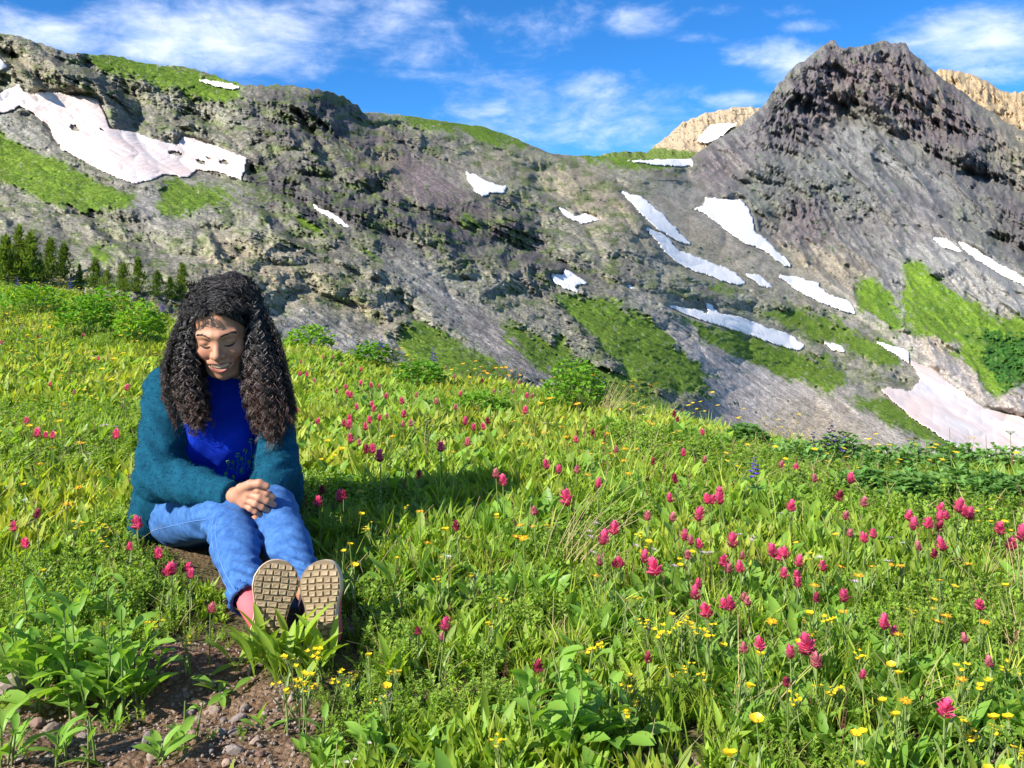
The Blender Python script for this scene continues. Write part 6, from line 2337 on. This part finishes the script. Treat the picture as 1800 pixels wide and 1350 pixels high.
def leafy(name, px, py, nstem, hstem, leaves, per, label, seed, spread=.5, rad=.03, cat='plant', group=None, scale=1.0, tilt=(.3, 1.0), lean=0.0):
    """py: the row where the plant meets the ground"""
    r = random.Random(seed)
    g = hit(px, py, 0)
    e = bpy.data.objects.new(name, None); COL.objects.link(e); e.location = g
    tag(e, label, cat, group)
    for s in range(nstem):
        az = r.uniform(0, 6.28); ti = r.uniform(0, spread); h = hstem * r.uniform(.65, 1.1)
        p = Vector((r.gauss(0, rad), r.gauss(0, rad), 0)); d = Vector((math.sin(ti) * math.cos(az), math.sin(ti) * math.sin(az), math.cos(ti)))
        if hstem > .03:
            b = MB(); b.tube([p - Vector((0, 0, .02)), p + d * h * .5, p + d * h + Vector((0, 0, .1 * h))], .0024, .0014, 5)
            b.obj('stem', [G_STEM], e)
        for k in range(per):
            t = (k + .6) / per
            o = bpy.data.objects.new('leaf', leaves[r.randrange(len(leaves))]); COL.objects.link(o); o.parent = e
            o.location = p + d * h * t
            sc = scale * (1.1 - .45 * t) * r.uniform(.8, 1.15)
            o.scale = (sc,) * 3
            o.rotation_euler = Euler((0, r.uniform(*tilt) * (1.15 - .6 * t), r.uniform(0, 6.28)), 'XYZ')
    return e


BIGL = leafset('big_leaf', .115, .036, G_BROAD, 5, .5, 1)
MEDL = leafset('medium_leaf', .085, .022, G_BROAD, 5, .5, 2)
LANL = leafset('lance_leaf', .115, .019, G_LANCE, 5, .5, 3, .02)
SML = leafset('small_leaf', .05, .014, G_BROAD, 4, .5, 4)
leafy('broad_leaf_plant', 55, 1245, 9, .17, BIGL, 6, 'large broad-leaved plant at the photo\'s left edge above the bare soil', 1, .5)
leafy('broad_leaf_plant', 150, 1262, 10, .18, BIGL, 6, 'tallest broad-leaved plant overhanging the bare soil', 2, .5)
leafy('broad_leaf_plant', 222, 1245, 7, .12, BIGL, 5, 'dark broad-leaved plant beside the shaded hollow in the soil', 3, .7)
leafy('broad_leaf_plant', 20, 1140, 5, .12, MEDL, 6, 'leafy plant behind the large one at the left edge', 4, .5)
leafy('broad_leaf_plant', 120, 1120, 6, .12, MEDL, 6, 'leafy plant with pale green buds behind the tallest broad-leaved one', 5, .4)
leafy('broad_leaf_plant', 200, 1110, 5, .10, MEDL, 5, 'leafy plant below the woman\'s hip in half shade', 6, .5)
leafy('lance_leaf_plant', 488, 1188, 24, .02, LANL, 2, 'bright clump of upright lance-shaped leaves in front of the shoe soles', 7, .3, .042, tilt=(.0, .42), scale=1.32)
leafy('lance_leaf_plant', 548, 1190, 12, .02, LANL, 2, 'smaller clump of lance-shaped leaves right of the one before the soles', 8, .5, .02, tilt=(.1, .7), scale=1.15)
leafy('lance_leaf_plant', 425, 1172, 5, .015, LANL, 2, 'spreading leaves left of the clump before the soles', 9, .8, .02, tilt=(.5, 1.3), scale=.8)
leafy('broad_leaf_plant', 1000, 1350, 10, .15, BIGL, 5, 'big leafy plant at the bottom edge right of centre', 10, .6)
leafy('broad_leaf_plant', 1075, 1330, 5, .11, BIGL, 4, 'broad upright leaves right of the big bottom plant', 11, .4)
leafy('broad_leaf_plant', 930, 1290, 5, .09, MEDL, 5, 'leafy plant left of the big bottom plant', 12, .4)
leafy('broad_leaf_plant', 620, 1345, 6, .07, MEDL, 5, 'low leafy plant at the bottom edge right of the soil', 13, .6)
leafy('lance_leaf_plant', 700, 1212, 12, .02, LANL, 2, 'tall narrow-leaved clump below the shaded grass', 14, .3, .02, tilt=(.0, .4), scale=1.1)
leafy('lance_leaf_plant', 880, 1180, 10, .02, LANL, 2, 'narrow-leaved clump left of the dark red bloom', 15, .4, .03, tilt=(.0, .5), scale=1.1)
leafy('soil_seedling', 112, 1345, 3, .05, MEDL, 4, 'seedling in the bare soil below the tallest broad-leaved plant', 16, .4, .01, group='seedlings growing in the bare soil')
leafy('soil_seedling', 168, 1352, 2, .07, SML, 3, 'blunt pale shoot at the bottom edge of the soil', 17, .2, .006, group='seedlings growing in the bare soil')
leafy('soil_seedling', 300, 1340, 3, .03, MEDL, 4, 'seedling at the bottom edge in the middle of the soil', 18, .6, .012, group='seedlings growing in the bare soil')
leafy('soil_seedling', 395, 1225, 2, .02, MEDL, 4, 'low rosette on the crest of the soil mound', 19, .8, .01, group='seedlings growing in the bare soil', tilt=(.8, 1.4))
leafy('soil_seedling', 15, 1345, 3, .06, MEDL, 4, 'seedling in the bottom left corner', 20, .4, .01, group='seedlings growing in the bare soil')
leafy('soil_seedling', 455, 1290, 2, .03, SML, 4, 'tiny seedling in the soil right of the pale stones', 21, .6, .01, group='seedlings growing in the bare soil')
leafy('soil_seedling', 200, 1285, 2, .02, SML, 5, 'small seedling at the dark edge of the hollow', 22, .8, .01, group='seedlings growing in the bare soil')
leafy('soil_seedling', 330, 1312, 2, .07, SML, 2, 'thin grassy shoot in the middle of the soil', 23, .3, .008, group='seedlings growing in the bare soil')
leafy('soil_seedling', 545, 1335, 4, .03, SML, 5, 'seedling on the right border of the soil', 24, .6, .015, group='seedlings growing in the bare soil')


def bush(px, py, wpx, hpx, n, m, label, seed, name='leafy_bush', leafL=.03, group=None):
    """a rounded herb bush of palmate leaves; py is its base row, sizes in photograph pixels"""
    r = random.Random(seed)
    g = hit(px, py, 0)
    D = float(np.interp(px, _DX, _DY))
    if g.y > D:
        x = (px - 900) / F * D; g = Vector((x, D, gz(x, D)))
    s = g.y / F
    w = wpx * s / 2; h = hpx * s * (1.3 if px > 1250 else 1.0)
    e = bpy.data.objects.new(name, None); COL.objects.link(e); e.location = g
    tag(e, label, 'bush', group)
    st = MB(); lv = MB()
    for i in range(n):
        az = r.uniform(0, 6.28); q = math.sqrt(r.random())
        x, y = math.cos(az) * q * w, math.sin(az) * q * min(w, .45)
        top = h * (1 - .45 * q * q) * r.uniform(.45, 1.05)
        if i % 3 == 0:
            st.tube([(x * .4, y * .4, -.02), (x * .8, y * .8, top * .5), (x, y, top)], .0022, .0012, 4)
        c = Vector((x, y, top)); a0 = r.uniform(0, 6.28); ti = r.uniform(.5, 1.3)
        for j in range(5):
            lv.leaf(c, leafL * r.uniform(.7, 1.1) * min(1.7, max(1, g.y / 4.5)), leafL * .40 * min(1.7, max(1, g.y / 4.5)), a0 + (j - 2) * .55, ti, r.uniform(.1, .7), .25, 3, 0, .6)
    st.obj('stems', [G_STEM], e); o = lv.obj('leaves', [m], e); o['kind'] = 'stuff'
    return e


M_BANK = leaf_mat('leaf_bank_green', (.12, .28, .06), (.27, .46, .13))
M_BUSH = leaf_mat('bush_green', (.12, .32, .025), (.27, .48, .05))
bush(1012, 738, 120, 105, 420, M_BUSH, 'bright green leafy bush standing on the crest right of centre', 1)
bush(845, 745, 110, 55, 260, M_BUSH, 'low dark green bush left of the bright one', 2)
bush(735, 690, 100, 55, 240, M_BUSH, 'green bush at the crest behind the dense pink patch', 3)
bush(655, 650, 90, 50, 200, M_BUSH, 'green bush at the crest right of the woman\'s curls', 4)
bush(545, 622, 90, 55, 220, M_BUSH, 'green bush directly right of the woman\'s hair', 5)
bush(245, 612, 90, 80, 300, M_BUSH, 'green bush touching the left side of the woman\'s hair', 6)
bush(150, 600, 100, 80, 300, M_BUSH, 'tall green bush in the left meadow', 7)
bush(60, 560, 110, 60, 260, M_BUSH, 'green bush near the left edge below the spruces', 8)
bush(190, 555, 90, 50, 220, M_BUSH, 'green bush behind the tall one in the left meadow', 9)
for i, (a, c, w_, h_, lab) in enumerate([(1310, 800, 80, 40, 'first and lowest bush of the bank, nearest the dry slope'), (1400, 840, 110, 50, 'second bush of the green bank from the left'), (1480, 845, 110, 62, 'bush of the bank below the dark larkspur spikes'), (1555, 862, 110, 60, 'bush of the bank under the grey scree'), (1620, 868, 110, 66, 'middle bush of the bank with bluish leaves'),
                                         (1685, 872, 110, 70, 'bush of the bank in front of the snowfield edge'), (1745, 872, 110, 70, 'bush of the bank before the lower snowfield'), (1800, 876, 110, 70, 'bush of the bank cut by the right edge'), (1870, 880, 110, 70, 'bush of the bank just past the right edge'),
   (1520, 900, 100, 56, 'front-row bush of the bank, leftmost'), (1600, 912, 110, 60, 'front-row bush of the bank, second from left'), (1680, 905, 110, 60, 'front-row bush of the bank behind the pink group'), (1750, 915, 110, 60, 'front-row bush of the bank near the right edge'), (1815, 915, 110, 60, 'front-row bush of the bank at the right edge')]):
    bush(a, c, w_, h_, 330, M_BANK, lab, 20 + i, 'larkspur_bush', .032, 'dark green leafy bank along the crest at right')

# dry grass and stalks
def dry(px, py, h, n, spread, label, seed, lean=0.0, name='dry_grass_clump'):
    r = random.Random(seed); g = hit(px, py, 0)
    b = MB()
    for i in range(n):
        az = r.uniform(0, 6.28) if not lean else r.gauss(lean, .5); ti = abs(r.gauss(spread * .6, spread * .5)); hh = h * r.uniform(.5, 1.1)
        p = Vector((r.gauss(0, .03), r.gauss(0, .02), -.01)); pts = []
        for j in range(6):
            th = ti + j * .1
            pts.append(p.copy()); p = p + Vector((math.sin(th) * math.cos(az), math.sin(th) * math.sin(az), math.cos(th))) * hh / 5
        b.tube(pts, .0013, .0007, 3)
    o = b.obj(name, [STRAW], None, g); tag(o, label, 'grass clump')
    return o


dry(1062, 748, .30, 70, .6, 'pale dry grass clump right of the bright leafy bush', 1, .3)
dry(1130, 752, .2, 30, .7, 'small dry grass clump at the crest before the scree', 2)
dry(985, 1020, .30, 34, 1.15, 'long pale dry stalks leaning to the right in mid meadow', 3, .35, 'dry_stalks')
dry(1290, 1290, .22, 8, 1.0, 'few dry stalks beside the nearest yellow flower', 4, .5, 'dry_stalks')
dry(1800, 1080, .25, 10, .5, 'dry stalks at the right edge', 5, 1.2, 'dry_stalks')
dry(60, 800, .2, 4, .3, 'single pale dry stalk in the left meadow', 6, 1.5, 'dry_stalks')


def stalk(px, top, label, seed, umbel=True):
    D = float(np.interp(px, _DX, _DY)) - .25; x = (px - 900) / F * D; z = gz(x, D); h = CAMZ + (HZ - top) / F * D - z
    b = MB(); b.tube([(0, 0, 0), (.006, 0, h * .5), (.0, 0, h)], .0022, .0012, 4)
    if umbel:
        for k in range(9):
            a = k * .7; q = (math.cos(a) * .018, math.sin(a) * .018, h + .004)
            b.tube([(0, 0, h - .012), q], .0008, .0007, 3); b.blob(q, (.004, .004, .002), 0, 1)
    o = b.obj('seed_stalk', [G_STEM], None, (x, D, z)); tag(o, label, 'plant', 'thin seed stalks before the lower snowfield')


stalk(1669, 752, 'thin bare stalk, left one before the lower snowfield', 1, False)
stalk(1733, 765, 'thin bare stalk, middle one before the lower snowfield', 2, False)
stalk(1776, 760, 'stalk with an open umbel before the lower snowfield', 3, True)
stalk(540, 552, 'pale umbel flower right of the woman\'s hair', 4, True)


# ------------------------------------------------------------------ stones
def stone_mat():
    m, t = mat('stone'); oi = t.n('ShaderNodeObjectInfo'); geo = t.n('ShaderNodeNewGeometry')
    n = t.noise(geo.outputs['Position'], 90, 5, .65)
    c = t.ramp(oi.outputs['Random'], [(0, (.22, .165, .125)), (.35, (.33, .25, .20)), (.6, (.27, .24, .225)), (.85, (.42, .32, .25)), (1, (.25, .15, .12))])
    c = t.mix(t.maprange(n, .3, .7), c, t.mix(1.0, c, (.55, .52, .5), 'MULTIPLY'))
    bp = t.n('ShaderNodeBump', i_Strength=.6, i_Distance=.003, i_Height=n)
    p = t.n('ShaderNodeBsdfPrincipled', i_Base_Color=c, i_Roughness=.9, i_Normal=bp.outputs[0])
    t.n('ShaderNodeOutputMaterial', i_Surface=p.outputs[0])
    return m


M_STONE = stone_mat()


def rockmesh(name, seed, sub=2):
    bm = bmesh.new(); bmesh.ops.create_icosphere(bm, subdivisions=sub, radius=1)
    r = random.Random(seed)
    pl = [(Vector((r.gauss(0, 1), r.gauss(0, 1), r.gauss(0, 1))).normalized(), r.uniform(.55, .85)) for _ in range(9)]
    for v in bm.verts:
        for nrm, d in pl:
            k = v.co.dot(nrm)
            if k > d:
                v.co -= nrm * (k - d) * .9
        v.co *= 1 + (r.random() - .5) * .06
    me = bpy.data.meshes.new(name); bm.to_mesh(me); bm.free(); me.materials.append(M_STONE)
    return me


RK = [rockmesh('stone', i) for i in range(7)]
RS = [(90, 1297, 40, 26, 'grey rounded stone in the soil below the tallest broad-leaved plant'), (263, 1307, 26, 26, 'pale stone in the middle of the bare soil'), (390, 1295, 20, 16, 'pinkish white stone right of the soil\'s middle'), (413, 1294, 24, 14, 'grey stone touching the pinkish white one'),
      (417, 1267, 32, 12, 'flat pale stone in the upper right of the soil'), (377, 1257, 26, 16, 'brown clod-like stone in the upper soil'), (113, 1333, 18, 14, 'small pale stone left of the bottom shoots'), (270, 1333, 34, 16, 'pale stone near the bottom of the soil'),
      (413, 1324, 30, 16, 'tan stone at the lower right of the soil'), (66, 1282, 28, 20, 'brown stone left of the grey rounded one'), (22, 1256, 30, 14, 'small grey stone by the left edge'), (30, 1212, 100, 34, 'large flat pinkish rock at the left edge of the soil'), (145, 1300, 22, 14, 'reddish stone beside a seedling'),
      (450, 1310, 24, 14, 'tan stone at the soil\'s right border'), (692, 1236, 62, 20, 'flat blue-grey rock in the small bare patch'), (770, 1242, 44, 18, 'pinkish rock in the small bare patch'), (735, 1238, 26, 14, 'small rock between the two rocks of the small bare patch'),
      (820, 1232, 40, 16, 'pale crumbly rock at the right end of the small bare patch'), (130, 894, 46, 20, 'grey rock half hidden in grass left of the woman'), (610, 1118, 34, 20, 'blue-grey rock just right of the shoes'), (400, 1060, 18, 12, 'pale stone below the woman\'s shin'), (460, 1172, 24, 12, 'pale stone under the leaf clump before the soles'),
      (8, 1030, 26, 16, 'reddish stone at the left edge beside a leafy plant'), (238, 1318, 18, 10, 'small grey stone left of the pale middle stone'), (330, 1262, 20, 10, 'dark stone in the shaded hollow')]
for i, (px, py, w_, h_, lab) in enumerate(RS):
    g = hit(px, py, 0); s = g.y / F
    o = bpy.data.objects.new('stone', RK[i % 7]); COL.objects.link(o); r = random.Random(i)
    o.location = g + Vector((0, 0, h_ * s * .28)); o.scale = (w_ * s * .55, w_ * s * .42, h_ * s * .62); o.rotation_euler = (r.uniform(-.2, .2), r.uniform(-.2, .2), r.uniform(0, 1))
    tag(o, lab, 'stone', 'stones lying on the bare soil')
r = np.random.default_rng(9)
cnt = 0
while cnt < 130:
    px, py = r.uniform(-60, 580), r.uniform(1170, 1350)
    g = hit(px, py, 0)
    if not bare(np.array([g.x]), np.array([g.y]))[0]:
        continue
    s = r.uniform(.0035, .0095)
    o = bpy.data.objects.new('pebble', RK[int(r.integers(7))]); COL.objects.link(o)
    o.location = g + Vector((0, 0, s * .3)); o.scale = (s * r.uniform(.8, 1.4), s, s * r.uniform(.55, .9)); o.rotation_euler = (r.uniform(-.4, .4), r.uniform(-.4, .4), r.uniform(0, 6.28))
    tag(o, 'small pebble lying loose on the bare brown soil in front', 'pebble', 'pebbles strewn over the bare soil')
    cnt += 1
# gravel and crumbs of earth
KR = [rockmesh('gravel_kind', 50 + i, 1) for i in range(4)]


class _W:
    def __init__(s, me):
        s.me = me

    def mesh(s, name, mats):
        return s.me


N = 26000
y = r.uniform(1.1, 2.6, N); x = r.uniform(-1.4, 1.0, N)
k = bare(x, y); x, y = x[k], y[k]; n = len(x)
s = .0012 + .0035 * r.random(n) ** 2.5
make_scatter('gravel', [_W(m) for m in KR], np.stack([x, y, ground(x, y) + s * .2 + .004], -1), np.stack([r.random(n) * .6, r.random(n) * .6, r.random(n) * 6.28], -1), np.stack([s * 1.2, s, s * .8], -1), r.integers(0, 4, n),
             'fine gravel and crumbs of brown earth over the bare soil', [None] * 4)
